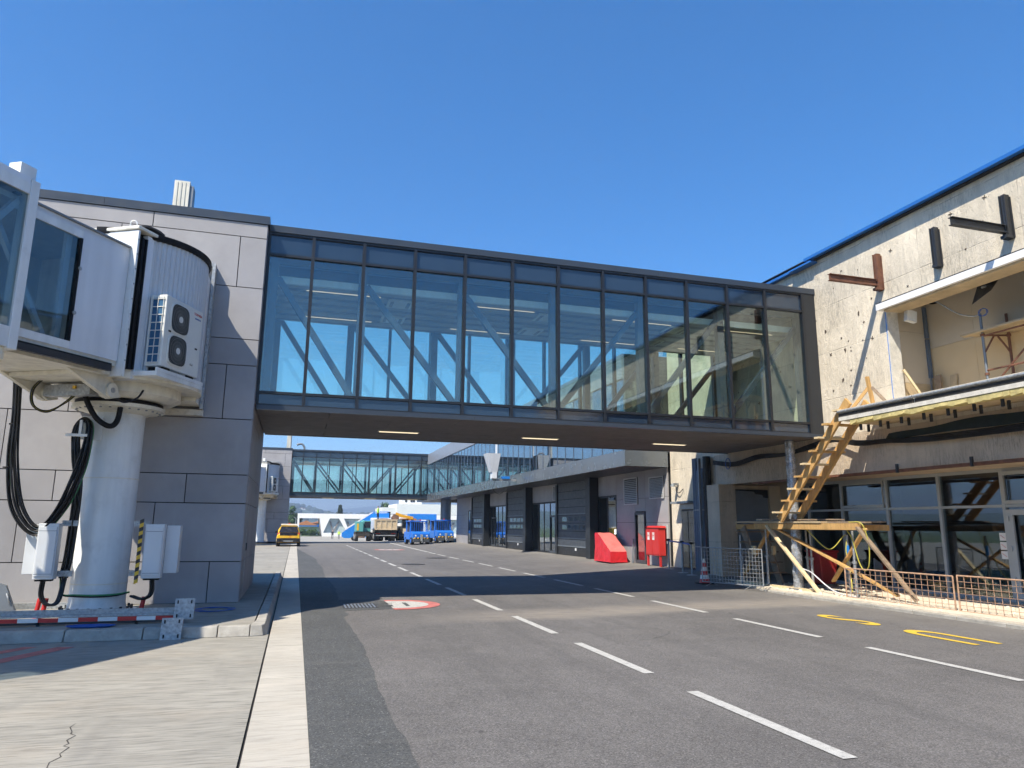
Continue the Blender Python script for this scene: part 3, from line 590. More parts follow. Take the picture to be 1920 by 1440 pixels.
text('TOSHIBA', .062, frame(ap(.94,.003,5.36), AX, (0,0,1)), 'sign_red', 'maker_lettering', ac); text('INVERTER', .04, frame(ap(.945,.003,5.28), AX, (0,0,1)), 'blue_cable', 'model_lettering', ac)
abox(.0-.006, .0, -.25, -.05, 4.27, 5.4).build('coil_fins', 'ac_fin', ac)
for k in range(9): abox(-.02, -.008, -.27, -.03, 4.27+.138*k, 4.283+.138*k).build('guard_wire', 'ac_case', ac)
for d in (-.25, -.15, -.05): abox(-.02, -.008, d-.004, d+.004, 4.25, 5.42).build('guard_wire', 'ac_case', ac)
for s, z in ((.93, 4.72), (.12, 4.84)): abox(s, s+.07, .0, .004, z, z+.03).build('side_vent', 'black_rubber', ac)
text('11.A', .05, frame(ap(.86,.003,4.42), AX, (0,0,1)), 'ac_grille', 'unit_number', ac)
# copies for the far tower, its boarding bridge and unit
MV = (.3, 49.6, 0)
copy_tree(tw, None, MV, 'grey panel clad tower block at the left end of the further bridge')
jb2 = copy_tree(jb, None, MV, 'white boarding bridge on a round column beside the further tower, behind the yellow car')
copy_tree(ac, None, MV, 'cream twin fan air conditioning unit on the further boarding bridge')
copy_tree(rb, None, (2.0, 49.6, 0), 'pale square roof duct on the further tower roof')
gn = thing('gooseneck_vent', 'dark curved gooseneck pipe on the further tower roof', 'vent pipe', (.0, 66.5, 8.08))
MB().tube(bez([(.35,66.5,8.08),(.33,66.5,8.35),(.12,66.5,8.62),(-.2,66.5,8.6),(-.32,66.5,8.52)]), .09, 10).build('pipe', 'grey_steel', gn, smooth=60); MB().cyl((.35,66.5,8.08),(.35,66.5,8.12),.16,n=16).build('flashing', 'grey_steel', gn)
# ---------------------------------------------------------------- cabinets, cables and loose things by the column
def rib(pts, r, name, m, par, n=6): return MB().tube(bez(pts), r, n).build(name, m, par, smooth=60)
def cabinet(x0, y0, mir, label):
    t = thing('control_cabinet', label, 'cabinet', (x0+.14, y0, .75), group='cabinets strapped to the near column')
    MB().box(x0, x0+.29, y0, y0+.2, .75, 1.62).build('case', 'cabinet_grey', t, bev=.008)
    MB().box(x0+.02, x0+.27, y0-.02, y0-.002, .8, 1.57).build('door', 'cabinet_grey', t, bev=.006)
    for z in (.83, 1.5): MB().box(x0+.02, x0+.27, y0-.0215, y0-.0205, z, z+.008).build('door_seam', 'grey_steel', t)
    sx = x0+.29 if mir else x0-.22
    MB().box(sx+.005, sx+.215, y0+.2, y0+.45, .82, 1.6).build('rear_case', 'cabinet_grey', t, bev=.008)
    for z in (.78, 1.58):
        xa, xb = (x0-.22, x0+.02) if mir else (x0+.27, x0+.5)
        MB().box(xa, xb, y0+.21, y0+.24, z, z+.09).build('strap', 'galvanised', t)
        for xx in (xa+.05, xa+.12): MB().cyl((xx, y0+.21, z+.045), (xx, y0+.205, z+.045), .01, n=8).build('bolt', 'grey_steel', t)
    MB().box(x0+.03, x0+.26, y0+.03, y0+.17, .72, .75).build('gland_plate', 'black_rubber', t)
    return t
cabinet(-3.92, 13.3, False, 'grey control cabinet left of the round column, under the big cable loop')
cr = cabinet(-2.37, 13.3, True, 'grey control cabinet right of the round column, with striped edge')
hz = MB(); 
for i in range(16): hz.m(i % 2).prism([(-2.46,13.28,.66+.064*i),(-2.40,13.28,.69+.064*i),(-2.40,13.28,.754+.064*i),(-2.46,13.28,.724+.064*i)], [(-2.46,13.285,.66+.064*i),(-2.40,13.285,.69+.064*i),(-2.40,13.285,.754+.064*i),(-2.46,13.285,.724+.064*i)])
hz.build('hazard_strip', ['hazard_yellow', 'hazard_black'], cr)
cb = thing('hanging_cables', 'thick bundle of black cables hanging in a big loop left of the column', 'cables', (-4.5, 13.4, 1.5))
for k in range(8):
    a = k*.785; dx, dy = .06*math.cos(a)*(1 if k % 2 else .55), .06*math.sin(a); j = lambda s=.03: random.uniform(-s, s); m = 'green_cable' if k == 3 else 'cable_black'; w1 = 1.5
    rib([(-4.56+dx,13.4+dy,4.25),(-4.5+dx+j(),13.4+dy,3.4),(-4.46+dx*w1+j(),13.4+dy,2.6),(-4.28+dx*w1,13.4+dy,1.85+dx),(-3.95,13.38+dy,1.5+dx*1.6),(-3.65-dx*w1,13.36+dy,1.85),(-3.46-dx*w1,13.4+dy,2.5+j()),(-3.4-dx,13.45+dy,3.05),(-3.44-dx*.8,13.5+dy,3.3),(-3.54,13.52+dy,3.32-dx*.8),(-3.62+dx*.8,13.52+dy,3.15),(-3.57+dx,13.5+dy,2.7),(-3.5+dx,13.55+dy,2.2),(-3.52+dx,13.6+dy,1.2),(-3.56+dx,13.6+dy,.75)], .018 if k != 3 else .011, 'cable', m, cb)
for z in (3.9, 3.2, 2.5): MB().lathe([(.065,-.01),(.072,0),(.065,.01)], (-4.5, 13.4, z), 12).build('cable_tie', 'black_rubber', cb)
MB().box(-4.75, -4.35, 13.36, 13.44, 4.02, 4.05).build('tie_bracket', 'galvanised', cb)
c2 = thing('coiled_cable', 'yellow green and black cable loop hanging under the tunnel hinge', 'cables', (-4.0, 13.2, 3.4))
for k in range(5):
    j = random.uniform(-.03, .03); rib([(-4.1+j,13.2,3.98),(-4.25+j,13.2,3.75),(-4.22+j,13.22,3.5),(-4.0,13.25,3.4+j),(-3.75+j,13.25,3.6),(-3.55+j,13.25,3.85),(-3.4+j,13.3,3.98)], .016, 'cable', 'yellow_cable' if k == 0 else 'cable_black', c2)
c3 = thing('drain_hose', 'fat black drain hose looping down in front of the column head', 'hose', (-3.1, 13.5, 3.2))
rib([(-3.55,13.35,3.85),(-3.45,13.3,3.6),(-3.3,13.35,3.35),(-3.12,13.45,3.24),(-3.02,13.5,3.35),(-3.0,13.55,3.7),(-3.0,13.6,3.9)], .045, 'hose', 'black_rubber', c3, 10)
rib([(-3.2,13.1,4.0),(-3.1,13.1,3.8),(-2.9,13.15,3.62),(-2.7,13.2,3.7),(-2.62,13.25,3.85)], .018, 'lead', 'cable_black', c3)
rib([(-3.85,13.1,3.95),(-3.8,13.05,4.02),(-3.5,12.95,4.02),(-3.15,12.95,4.04),(-3.05,13.0,3.9),(-3.02,13.1,3.72)], .022, 'lead', 'cable_black', c3)
c4 = thing('ground_cables', 'black and green cables running from the cabinets round the column foot', 'cables', (-3, 13.6, .2))
for k in range(4):
    j = random.uniform(-.03, .03); rib([(-3.78+j,13.4,.74),(-3.78+j,13.4,.5),(-3.68+j,13.4,.36),(-3.55+j,13.45,.4),(-3.52+j,13.55,.75)], .02, 'cable', 'cable_black', c4)
    rib([(-2.2+j,13.4,.74),(-2.2+j,13.4,.5),(-2.32+j,13.4,.42),(-2.5+j,13.5,.46)], .02, 'cable', 'cable_black', c4)
for k, m in enumerate(('green_cable', 'cable_black')): rib([(-3.6,13.6,.75),(-3.56,13.62,.5),(-3.4,13.72,.47-.02*k),(-3.1,13.70,.46-.02*k),(-2.8,13.74,.47-.02*k),(-2.6,13.8,.5)], .014, 'lead', m, c4)
for x, z in ((-3.85, .15), (-3.76, .15), (-2.35, .15)): rib([(x,13.45,z),(x+.02,13.45,z+.15),(x+.04,13.45,z+.3)], .035, 'red_conduit', 'sign_red', c4, 8)
gb = thing('guard_beam', 'low galvanised barrier beam with red and white stripes in front of the column', 'barrier', (-2.7, 12.5, .15))
MB().box(-7.5, -1.5, 12.47, 12.5, .27, .37).build('beam', 'galvanised', gb); MB().box(-7.5, -1.5, 12.40, 12.468, .27, .3).build('beam_shelf', 'galvanised', gb)
for i in range(22):
    x = -7.4+.26*i; MB().box(x, x+.258, 12.385, 12.398, .205, .262).build('stripe', 'sign_red' if i % 2 else 'sign_white', gb)
MB().box(-7.5, -1.7, 12.40, 12.46, .17, .2).build('lower_rail', 'black_steel', gb)
for x in (-6.5, -5, -3.5, -2.2): MB().box(x-.02, x+.02, 12.40, 12.46, .15, .27).build('foot', 'black_steel', gb)
def plate(o, label):
    t = thing('steel_plate', label, 'steel plate', o, group='slotted steel plates by the kerb'); x, y, z = o
    MB().hexa([(x-.14,y,z),(x+.14,y,z),(x+.14,y+.012,z),(x-.14,y+.012,z)], [(x-.13,y+.03,z+.3),(x+.15,y+.03,z+.3),(x+.15,y+.042,z+.3),(x-.13,y+.042,z+.3)]).build('plate', 'galvanised', t)
    for sx in (-.09, .1):
        for sz in (.05, .25): MB().box(x+sx-.01, x+sx+.01, y-.008+.1*sz, y+.004+.1*sz, z+sz-.025, z+sz+.025).build('slot', 'core_dark', t)
plate((-1.62, 11.72, .0), 'slotted galvanised plate standing against the kerb face'); plate((-1.54, 12.25, .22), 'slotted galvanised plate bolted to the end of the barrier beam')
bl = thing('blue_wire_coil', 'thin blue wire lying in coils on the island below the barrier', 'wire', (-2.6, 12.1, .15))
for k in range(4): MB().tube([(-2.75+(.26+.02*k)*math.cos(a*.3+k), 12.15+(.1+.01*k)*math.sin(a*.3+k), .158+.006*k) for a in range(22)], .006, 5).build('strand', 'blue_cable', bl)
bl2 = thing('blue_wire_coil', 'loose blue wire coil lying on the island behind the barrier plates', 'wire', (-1.2, 13.6, .15))
for k in range(4): MB().tube([(-1.25+(.24+.03*k)*math.cos(a*.3+k), 14.0+(.25+.03*k)*math.sin(a*.3+k), .158+.02*abs(math.sin(a*.2+k))) for a in range(22)], .006, 5).build('strand', 'blue_cable', bl2)
fd = thing('folded_ramp', 'dirty grey folded metal ramp plate leaning by the tower wall', 'ramp', (-4.6, 14.2, .15))
MB().prism([(-5.3,13.9,.15),(-4.25,13.9,.15),(-4.45,13.9,.62),(-4.7,13.9,.72),(-5.3,13.9,.72)], [(-5.3,13.97,.15),(-4.25,13.97,.15),(-4.45,13.97,.62),(-4.7,13.97,.72),(-5.3,13.97,.72)]).build('plate', 'grey_steel', fd)
MB().box(-4.55, -3.6, 14.3, 14.4, .2, .3).build('channel', 'galvanised', fd); MB().tube(bez([(-4.42,13.89,.5),(-4.38,13.86,.42),(-4.36,13.89,.34)]), .012).build('handle', 'galvanised', fd)
MB().bar((-5.2,13.2,.2), (-4.1,13.5,.2), .12, .1).build('side_rail', 'galvanised', fd)
# ---------------------------------------------------------------- old concrete terminal
XW = 13.1
ob = thing('old_terminal', 'stripped bare concrete terminal building under repair at the right', 'building', (XW, 12, 0))
mb = MB(); mb.box(XW, XW+.3, -8, 20.8, 6.96, 8.8); mb.box(XW, XW+.3, 13.15, 20.8, 3.97, 6.96); mb.box(XW, XW+.3, -8, 13.15, 3.97, 4.46); mb.build('upper_wall', 'old_concrete', ob)
MB().box(XW+.002, XW+.3, -8, 20.8, 3.0, 3.966).build('beam_band', 'beam_concrete', ob)
MB().box(XW+.302, 15.3, 20.3, 20.6, .0, 3.0).build('recess_end_wall', 'beam_concrete', ob)
MB().box(XW+.3, 15.3, -8, 20.8, 3.02, 3.3).build('recess_ceiling', 'beam_concrete', ob)
MB().box(XW, XW+.3, 20.804, 23.72, -.02, 8.6).build('far_wall', 'old_concrete', ob); MB().box(XW+.05, 15.5, 23.3, 23.715, .0, 8.6).build('gable_wall', 'beam_concrete', ob)
MB().box(14.72, 15.13, 20.2, 20.295, .1, 2.998).build('white_pier', 'gypsum_grey', ob); MB().box(15.135, 15.6, 19.73, 20.299, .1, 3.015).build('pier_return', 'gypsum_grey', ob); MB().box(13.42, 14.66, 20.22, 20.295, .12, 2.85).build('grey_board', 'grey_steel', ob)
MB().py([(13.42,2.86),(14.66,2.86),(14.66,2.6),(14.5,2.62),(14.45,2.7),(14.2,2.72),(14.15,2.8),(13.42,2.83)], 20.2, 20.215).build('torn_header', 'core_dark', ob)
MB().box(12.75, 13.35, 20.05, 20.75, 0, 2.996).build('corner_column', 'beam_concrete', ob)
# chipped anchors over the wall
mb = MB()
for k in range(75):
    y, z = random.uniform(13.4, 20.5), random.uniform(4.1, 8.3)
    if random.random() < .3: y, z = random.uniform(5, 20), random.uniform(7.1, 8.6)
    r = random.choice((.012, .016, .022, .035)); a = random.uniform(0, 3)
    for q in range(2):
        b = a+1.57*q; d = Vector((0, math.cos(b), math.sin(b)))*r*1.8; p = Vector((XW-.004, y, z)); mb.bar(p-d*.8, p+d*.8, .012, r*.4, (1,0,0))
tag(mb.build('anchor_stubs', 'bark', ob), kind='stuff')
for (y, z) in ((14.55, 6.1), (14.7, 5.35), (15.2, 6.75), (14.0, 6.9), (15.9, 5.2)):
    pts = [(y+random.uniform(.015,.05)*math.cos(a*.63), z+random.uniform(.03,.09)*math.sin(a*.63)) for a in range(10)]
    MB().px(pts, XW-.006, XW+.01).build('spalled_patch', 'bark', ob)
# roof sheet
for i, (a, b) in enumerate(((-8, 1.5), (1.505, 6.5), (6.505, 11.4), (11.405, 15.55))): MB().box(XW-.24, 14.2, a, b, 8.80, 8.875).build('roof_sheet', 'blue_roof', ob)
MB().box(XW-.24, 14.2, 15.3, 16.2, 8.70, 8.75).build('roof_sheet', 'blue_roof', ob); MB().box(XW-.15, 14.2, 16.0, 20.9, 8.72, 8.79).build('roof_sheet', 'blue_roof', ob)
MB().box(XW-.12, XW-.01, -8, 15.3, 8.765, 8.797).build('roof_shadow_line', 'core_dark', ob)  # black strip drawn as the thin shadow line under the roof edge
MB().box(15.55, 22, -8, 23.6, 3.12, 8.55).build('rear_mass', 'beam_concrete', ob)
MB().box(XW-.1, 15.6, -8, 21.05, 8.88, 8.9).build('roof_slab', 'core_dark', ob)
# room behind the opening
rm = MB().box(14.45, 14.5, -8, 13.3, 4.46, 7.2).build('room_back_wall', 'core_dark', ob)
for i, (a, b) in enumerate(((12.05,13.28),(10.8,12.045),(9.55,10.795),(8.3,9.545),(7,8.295),(3,6.995))):
    MB().box(14.43, 14.45, a, b, 4.5, 5.92).build('gypsum_board', 'gypsum', rm); MB().box(14.425, 14.45, a, b, 5.926, 7.2).build('gypsum_board', 'gypsum_grey', rm)
rs = MB().box(XW+.3, 14.44, 13.285, 13.4, 4.46, 7.2).build('room_side_wall', 'core_dark', ob)
for z0, z1, m in ((4.5,5.05,'ply'),(5.055,6.3,'gypsum_grey'),(6.305,7.2,'gypsum_grey')): MB().box(XW+.305, 14.42, 13.265, 13.283, z0, z1).build('gypsum_board', m, rs)
MB().box(14.30, 14.38, 13.2, 13.26, 5.2, 6.15).build('stud', 'steel_blue', rs); MB().box(14.30, 14.38, 13.2, 13.26, 6.18, 6.95).build('stud', 'steel_blue', rs); MB().box(14.33, 14.35, 13.22, 13.26, 4.7, 5.2).build('stud', 'grey_steel', rs)
MB().box(XW+.3, 14.45, -8, 13.28, 4.3, 4.46).build('room_floor', 'sand', ob); MB().box(XW+.3, 14.45, -8, 13.28, 7.2, 7.3).build('room_ceiling', 'ceiling_dark', ob)
for a, b in ((-8, 9.6), (9.606, 13.15)): MB().box(XW-.28, XW+.34, a, b, 6.70, 6.85).build('lintel', 'lintel_white', ob)
MB().box(XW-.2, XW+.3, -8, 13.0, 6.655, 6.698).build('lintel_board', 'ply', ob); MB().box(XW-.27, XW-.005, -8, 13.15, 6.853, 6.875).build('lintel_seal', 'black_rubber', ob)
MB().box(XW-.01, XW+.30, 13.11, 13.148, 4.47, 6.79).build('reveal_trim', 'render_white', ob); MB().box(XW-.008, XW-.002, 13.15, 13.17, 4.47, 6.9).build('blue_edge_tape', 'blue_stairs', ob)
# balcony slab, gutter, insulation
MB().box(12.0, XW-.002, -8, 13.65, 4.10, 4.32).build('balcony_slab', 'render_white', ob); MB().box(11.95, 11.998, -8, 13.66, 4.10, 4.185).build('slab_edge', 'render_white', ob)
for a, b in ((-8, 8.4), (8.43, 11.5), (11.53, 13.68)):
    MB().cyl((11.955,a,4.315),(11.955,b,4.315),.032,n=10).build('gutter', 'galvanised', ob, smooth=50); MB().box(11.975, 11.998, a, b, 4.19, 4.272).build('gutter_shadow', 'chassis', ob)  # dark strip below the gutter is modelled to stand for its shadow
    MB().box(11.97, 12.3, a, b, 4.322, 4.362).build('mortar_bed', 'sand', ob)
y = 3.
while y < 13.3:
    L = random.uniform(.12, .34); y2 = min(y+L, 13.55); q1, q2 = random.uniform(-.03,.02), random.uniform(-.03,.02)
    MB().hexa([(11.955-q1*.6,y,4.0+q1),(12.22,y,4.0),(12.22,y2-.004,4.0),(11.955-q2*.6,y2-.004,4.0+q2)], [(11.965,y,4.097),(12.22,y,4.097),(12.22,y2-.004,4.097),(11.965,y2-.004,4.097)]).build('insulation_batt', 'insulation', ob); y = y2
for k in range(9): MB().box(12.225, 12.98, 2.5+1.22*k, 2.5+1.22*k+1.21, 4.03, 4.095).build('soffit_ply', 'ply', ob)
for k in range(18):
    y = 3.4+.58*k; MB().box(12.2, 12.24, y, y+.05, 3.86, 4.0).build('hanger', 'black_steel', ob); MB().box(12.6, 12.64, y+.2, y+.25, 3.86, 4.03).build('hanger', 'black_steel', ob)
nt_ = MB(); ys = [9+.25*i for i in range(18)]
top = [(12.95, y, 3.86-.08*max(0, (y-11.5)/2)+.02*math.sin(y*3)) for y in ys]; bot = [(12.87-.03*math.sin(y*2), y, 3.64+.02*math.sin(y*2.3)+.05*max(0, (y-11.5)/2)) for y in ys]
nt_.add(top+bot+[(p[0]+.02,p[1],p[2]) for p in top]+[(p[0]+.02,p[1],p[2]) for p in bot], [(i,i+1,18+i+1,18+i) for i in range(17)]+[(36+i,54+i,54+i+1,36+i+1) for i in range(17)]+[(18+i,18+i+1,54+i+1,54+i) for i in range(17)])
tag(nt_.build('safety_net', 'net_green'), 'dark green safety net gathered under the balcony slab', 'net')
wc = thing('wall_cables', 'black cables sagging along the old wall from the bridge to the balcony', 'cables', (13, 15, 3.8))
for k in range(4):
    d = .035*k; rib([(12.96,20.6,3.78-d),(12.94,19.4,3.64-d),(12.95,18.2,3.76-d),(12.96,17.0,3.70-d*.6),(12.92,15.9,3.82-d),(12.95,15.0,3.92-d),(12.92,14.2,3.74-d),(12.95,13.3,3.68-d*.7),(12.94,12,3.62-d),(12.95,9,3.6-d)], .022, 'cable', 'cable_black', wc)
MB().tube([(12.9,19.7+.13*math.cos(a*.35),3.62+.17*math.sin(a*.35)) for a in range(40)], .012, 5).build('blue_coil', 'blue_cable', wc)
# ledge cable ladder over the shopfront
cl = thing('cable_ladder', 'rusty cable ladder running under the concrete beam above the shop windows', 'cable ladder', (12.98, 13, 2.95))
for x in (12.98, 13.18): MB().box(x, x+.03, 5, 18.6, 2.93, 2.985).build('rail', 'rust_steel', cl)
for k in range(28): MB().box(13.012, 13.178, 5.2+.48*k, 5.23+.48*k, 2.94, 2.97).build('rung', 'rust_steel', cl)
for y in (9.9, 11.2, 13.1): MB().box(12.95, 13.0, y, y+.05, 2.9, 3.1).build('clip', 'black_steel', cl)
# steel brackets
def bracket(y, arm, m, label):
    t = thing('steel_bracket', label, 'bracket', (XW, y, 7.35), group='steel brackets on the old wall')
    MB().box(XW-.13, XW-.005, y-.02, y+.02, 7.3, 8.15).build('upright_web', m, t)
    for dy in (-.05, .05): MB().box(XW-.14, XW-.005, y+dy-.012, y+dy+.012, 7.3, 8.15).build('upright_flange', m, t)
    MB().box(XW-.02, XW-.004, y-.09, y-.07, 7.26, 8.1).build('fixing_plate', m, t)
    if arm:
        MB().box(XW-1.5, XW-.145, y-.008, y+.008, 7.36, 7.50).build('arm_web', m, t)
        for z in (7.35, 7.5): MB().box(XW-1.5, XW-.145, y-.05, y+.05, z-.008, z+.004).build('arm_flange', m, t)
        MB().box(XW-.2, XW-.0, y-.07, y+.07, 7.24, 7.30).build('seat', m, t)
    else: MB().box(XW-.15, XW-.0, y-.07, y+.07, 7.24, 7.30).build('seat', m, t)
bracket(13.2, True, 'rust_steel', 'rusty brown steel bracket with a long arm above the opening corner')
bracket(11.55, False, 'black_steel', 'short black steel bracket without an arm, between the two armed ones')
bracket(9.9, True, 'black_steel', 'black steel bracket with a long arm, nearest the right edge')
# things inside the opening
bx = thing('distribution_box', 'small white electrical box hanging by its wires in the opening corner', 'electrical box', (13.4, 12.75, 6.4))
MB().hexa([(13.3,12.75,6.42),(13.52,12.7,6.36),(13.54,12.82,6.36),(13.32,12.87,6.42)], [(13.34,12.75,6.68),(13.56,12.7,6.62),(13.58,12.82,6.62),(13.36,12.87,6.68)]).build('box', 'white_paint', bx)
for k in range(5): rib([(13.4,12.8,6.66),(13.35-.03*k,12.82+.04*k,6.74),(13.3+.06*k,12.85,6.82)], .006, 'wire', 'white_cable', bx, 4)
ap_ = thing('hanging_vent_panel', 'dark square ceiling panel dangling at an angle in the opening', 'panel', (13.6, 10.9, 6.5))
MB().hexa([(13.45,10.75,6.5),(13.5,11.25,6.35),(13.52,11.25,6.36),(13.47,10.75,6.51)], [(13.6,10.62,6.78),(13.65,11.1,6.95),(13.67,11.1,6.96),(13.62,10.62,6.79)]).build('panel', 'chassis', ap_)
MB().lathe([(.0,0),(.05,0),(.05,.02),(0,.02)], (13.5, 10.93, 6.63), 12).build('rose', 'galvanised', ap_); rib([(13.55,11.05,7.2),(13.58,11.07,7.05),(13.6,11.08,6.92)], .008, 'wire', 'cable_black', ap_, 4)
fx = thing('flexible_conduit', 'silver flexible conduit drooping from the lintel to the scaffold post', 'conduit', (13.5, 11.5, 6.5))
rib([(13.4,12.2,6.8),(13.5,11.95,6.55),(13.6,11.7,6.3),(13.72,11.45,6.17),(13.8,11.33,6.2)], .018, 'conduit', 'galvanised', fx); MB().tube([(13.75+.02*math.sin(a),11.22+.1*math.cos(a*.4),6.2+.08*math.sin(a*.4)) for a in range(34)], .008, 5).build('blue_wire', 'blue_cable', fx)
dl = thing('downlight', 'black cylinder downlight under the opening head', 'lamp', (13.6, 12.5, 7.0)); MB().cyl((13.62,12.3,6.74),(13.62,12.3,7.0),.07,n=16).build('body', 'black_rubber', dl, smooth=40); MB().lathe([(.075,0),(.085,.0),(.085,.04),(.075,.04)], (13.62,12.3,6.71), 16).build('bezel', 'black_rubber', dl)
sf = thing('scaffold_frame', 'rusty tubular scaffold frame with plank deck standing in the opening', 'scaffold', (13.8, 10, 4.46))
for x, y in ((13.78,11.32),(13.78,10.0),(14.3,11.15),(14.3,9.9),(13.78,8.6),(14.3,8.5)):
    MB().cyl((x,y,4.46),(x,y,6.2 if y > 11 else 6.05),.028,n=10).build('post', 'grey_steel' if x < 14 else 'rust_steel', sf, smooth=40); MB().cyl((x,y,4.46),(x,y,4.475),.07,n=12).build('base_plate', 'rust_steel', sf)
    for z in (4.85, 5.7): MB().cyl((x,y,z),(x,y,z+.05),.045,n=10).build('coupler', 'rust_steel', sf)
for p, q in (((13.78,11.32,4.5),(13.78,10,5.6)),((13.78,11.32,4.95),(13.78,8.6,4.95)),((13.78,11.32,5.7),(13.78,8.6,5.7)),((13.78,11.32,5.72),(14.3,11.15,5.72)),((13.78,11.3,5.35),(14.0,11.25,5.7)),((14.3,11.15,5.35),(14.08,11.22,5.7)),((13.78,10,4.5),(13.78,8.6,5.6))): MB().cyl(p,q,.02,n=8).build('tube', 'rust_steel', sf, smooth=40)
for k in range(4): MB().box(13.66+.2*k, 13.85+.2*k, 7.5, 11.75-.07*k, 5.78+.01*(k%2), 5.82+.01*(k%2)).build('deck_plank', 'ply', sf)
for i, (y, x, h, lean, m) in enumerate(((12.95,14.2,.75,.05,'old_wood'),(12.7,14.32,.7,-.04,'ply'))):
    b = MB().hexa([(x,y-.09,4.47),(x+.03,y-.09,4.47),(x+.03,y+.09,4.47),(x,y+.09,4.47)], [(x+.07,y-.09+lean,4.47+h),(x+.1,y-.09+lean,4.47+h),(x+.1,y+.09+lean,4.47+h),(x+.07,y+.09+lean,4.47+h)]).build('leaning_board', m)
    tag(b, ('dark weathered board leaning in the opening corner', 'pale board leaning on the gypsum wall beside the dark one')[i], 'board', 'boards leaning in the opening')
tag(MB().bar((13.35,13.05,5.3),(13.75,12.85,4.47),.05,.05).build('leaning_batten', 'pine_pale'), 'slim pale batten leaning at the left edge of the opening', 'batten')
# ---- shop front glazing in the recess
sh = thing('shop_front', 'grey aluminium framed shop front windows in the recess under the balcony', 'glazing', (15.2, 14, .1))
YM = [5.5, 7.4, 9.1, 10.6, 12.43, 14.12, 15.79, 17.47, 18.9, 19.68]
for y in YM: MB().box(15.14, 15.26, y-.04, y+.04, .1, 3.02).build('mullion', 'alu_frame', sh)
for a, b in zip(YM[:-1], YM[1:]):
    for z in (.1, 2.15, 2.94): MB().box(15.15, 15.25, a+.04, b-.04, z, z+(.08 if z != 2.15 else .06)).build('rail', 'alu_frame', sh)
    MB().box(15.19, 15.21, a+.04, b-.04, .18, 2.15).build('pane', 'store_glass', sh); MB().box(15.19, 15.21, a+.04, b-.04, 2.21, 2.94).build('top_pane', 'store_glass', sh)
for a, b in ((15.83, 17.43), (10.64, 12.39)):
    for y0, y1, z0, z1 in ((a,b,2.22,2.30),(a,b,2.86,2.94),(a,a+.08,2.3,2.86),(b-.08,b,2.3,2.86)): MB().box(15.10, 15.147, y0+.03, y1-.03, z0, z1).build('sash', 'alu_frame', sh)
for y0, y1, z0, z1 in ((10.7,10.82,.15,2.1),(12.22,12.36,.15,2.1),(10.82,12.22,.15,.3),(10.82,12.22,1.98,2.1)): MB().box(15.10, 15.147, y0, y1, z0, z1).build('door_stile', 'alu_frame', sh)
for z in (.55, 1.2, 1.85): MB().box(15.07, 15.1, 12.3, 12.36, z, z+.1).build('hinge', 'alu_frame', sh)
for i, z in enumerate((1.42, 1.22, 1.02)):
    s_ = MB().box(15.184, 15.189, 12.5, 12.66, z, z+.17).build('notice', 'sign_white', sh)
    if i < 2: MB().lathe([(.05,0),(.065,0),(.065,.001),(.05,.001)], (0,0,0), 20).build('ring', 'sign_red', s_).matrix_local = Matrix.Translation((15.183-15.2,12.58-14,z+.085-.1)) @ Matrix.Rotation(-math.pi/2, 4, 'Y')
    MB().bar((15.181,12.53,z+.05),(15.181,12.63,z+.12),.004,.016,(1,0,0)).build('bar_mark', 'sign_red', s_)
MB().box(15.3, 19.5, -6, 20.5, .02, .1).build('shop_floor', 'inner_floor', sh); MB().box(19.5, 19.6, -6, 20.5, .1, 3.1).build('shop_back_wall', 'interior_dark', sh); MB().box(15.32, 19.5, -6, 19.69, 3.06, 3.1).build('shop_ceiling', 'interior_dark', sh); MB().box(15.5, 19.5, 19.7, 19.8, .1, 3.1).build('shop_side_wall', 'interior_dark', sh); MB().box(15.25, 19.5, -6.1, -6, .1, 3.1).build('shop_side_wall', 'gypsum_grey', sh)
for i, y in enumerate((16.5, 13.0)):
    t = thing('radiator', ('green cast radiator behind the left shop window', 'green cast radiator behind the right shop window beside the door')[i], 'radiator', (15.4, y, .1), group='green radiators behind the shop glass')
    for k in range(16): MB().box(15.36, 15.46, y-.62+.078*k, y-.62+.078*k+.055, .22, .78).build('column', 'radiator_green', t, bev=.012)
    for z in (.26, .7): MB().cyl((15.41,y-.62,z),(15.41,y+.62,z),.03,n=8).build('header', 'radiator_green', t)
    for s_ in (-.5, .5): MB().box(15.38, 15.44, y+s_-.02, y+s_+.02, .1, .22).build('foot', 'radiator_green', t)
for i in range(5):
    y = 12.9+.62*i; t = thing('waiting_seat', ('first', 'second', 'third', 'fourth', 'fifth')[i]+' grey waiting seat behind the shop glass, counted from the door', 'seat', (16.4, y, .1), group='row of waiting seats')
    MB().box(16.2, 16.65, y-.25, y+.25, .5, .55).build('seat_pad', 'seat_grey', t, bev=.02); MB().hexa([(16.6,y-.25,.6),(16.64,y-.25,.6),(16.64,y+.25,.6),(16.6,y+.25,.6)], [(16.75,y-.25,1.05),(16.79,y-.25,1.05),(16.79,y+.25,1.05),(16.75,y+.25,1.05)]).build('backrest', 'seat_grey', t); MB().box(16.35, 16.5, y-.03, y+.03, .1, .5).build('pedestal', 'galvanised', t)
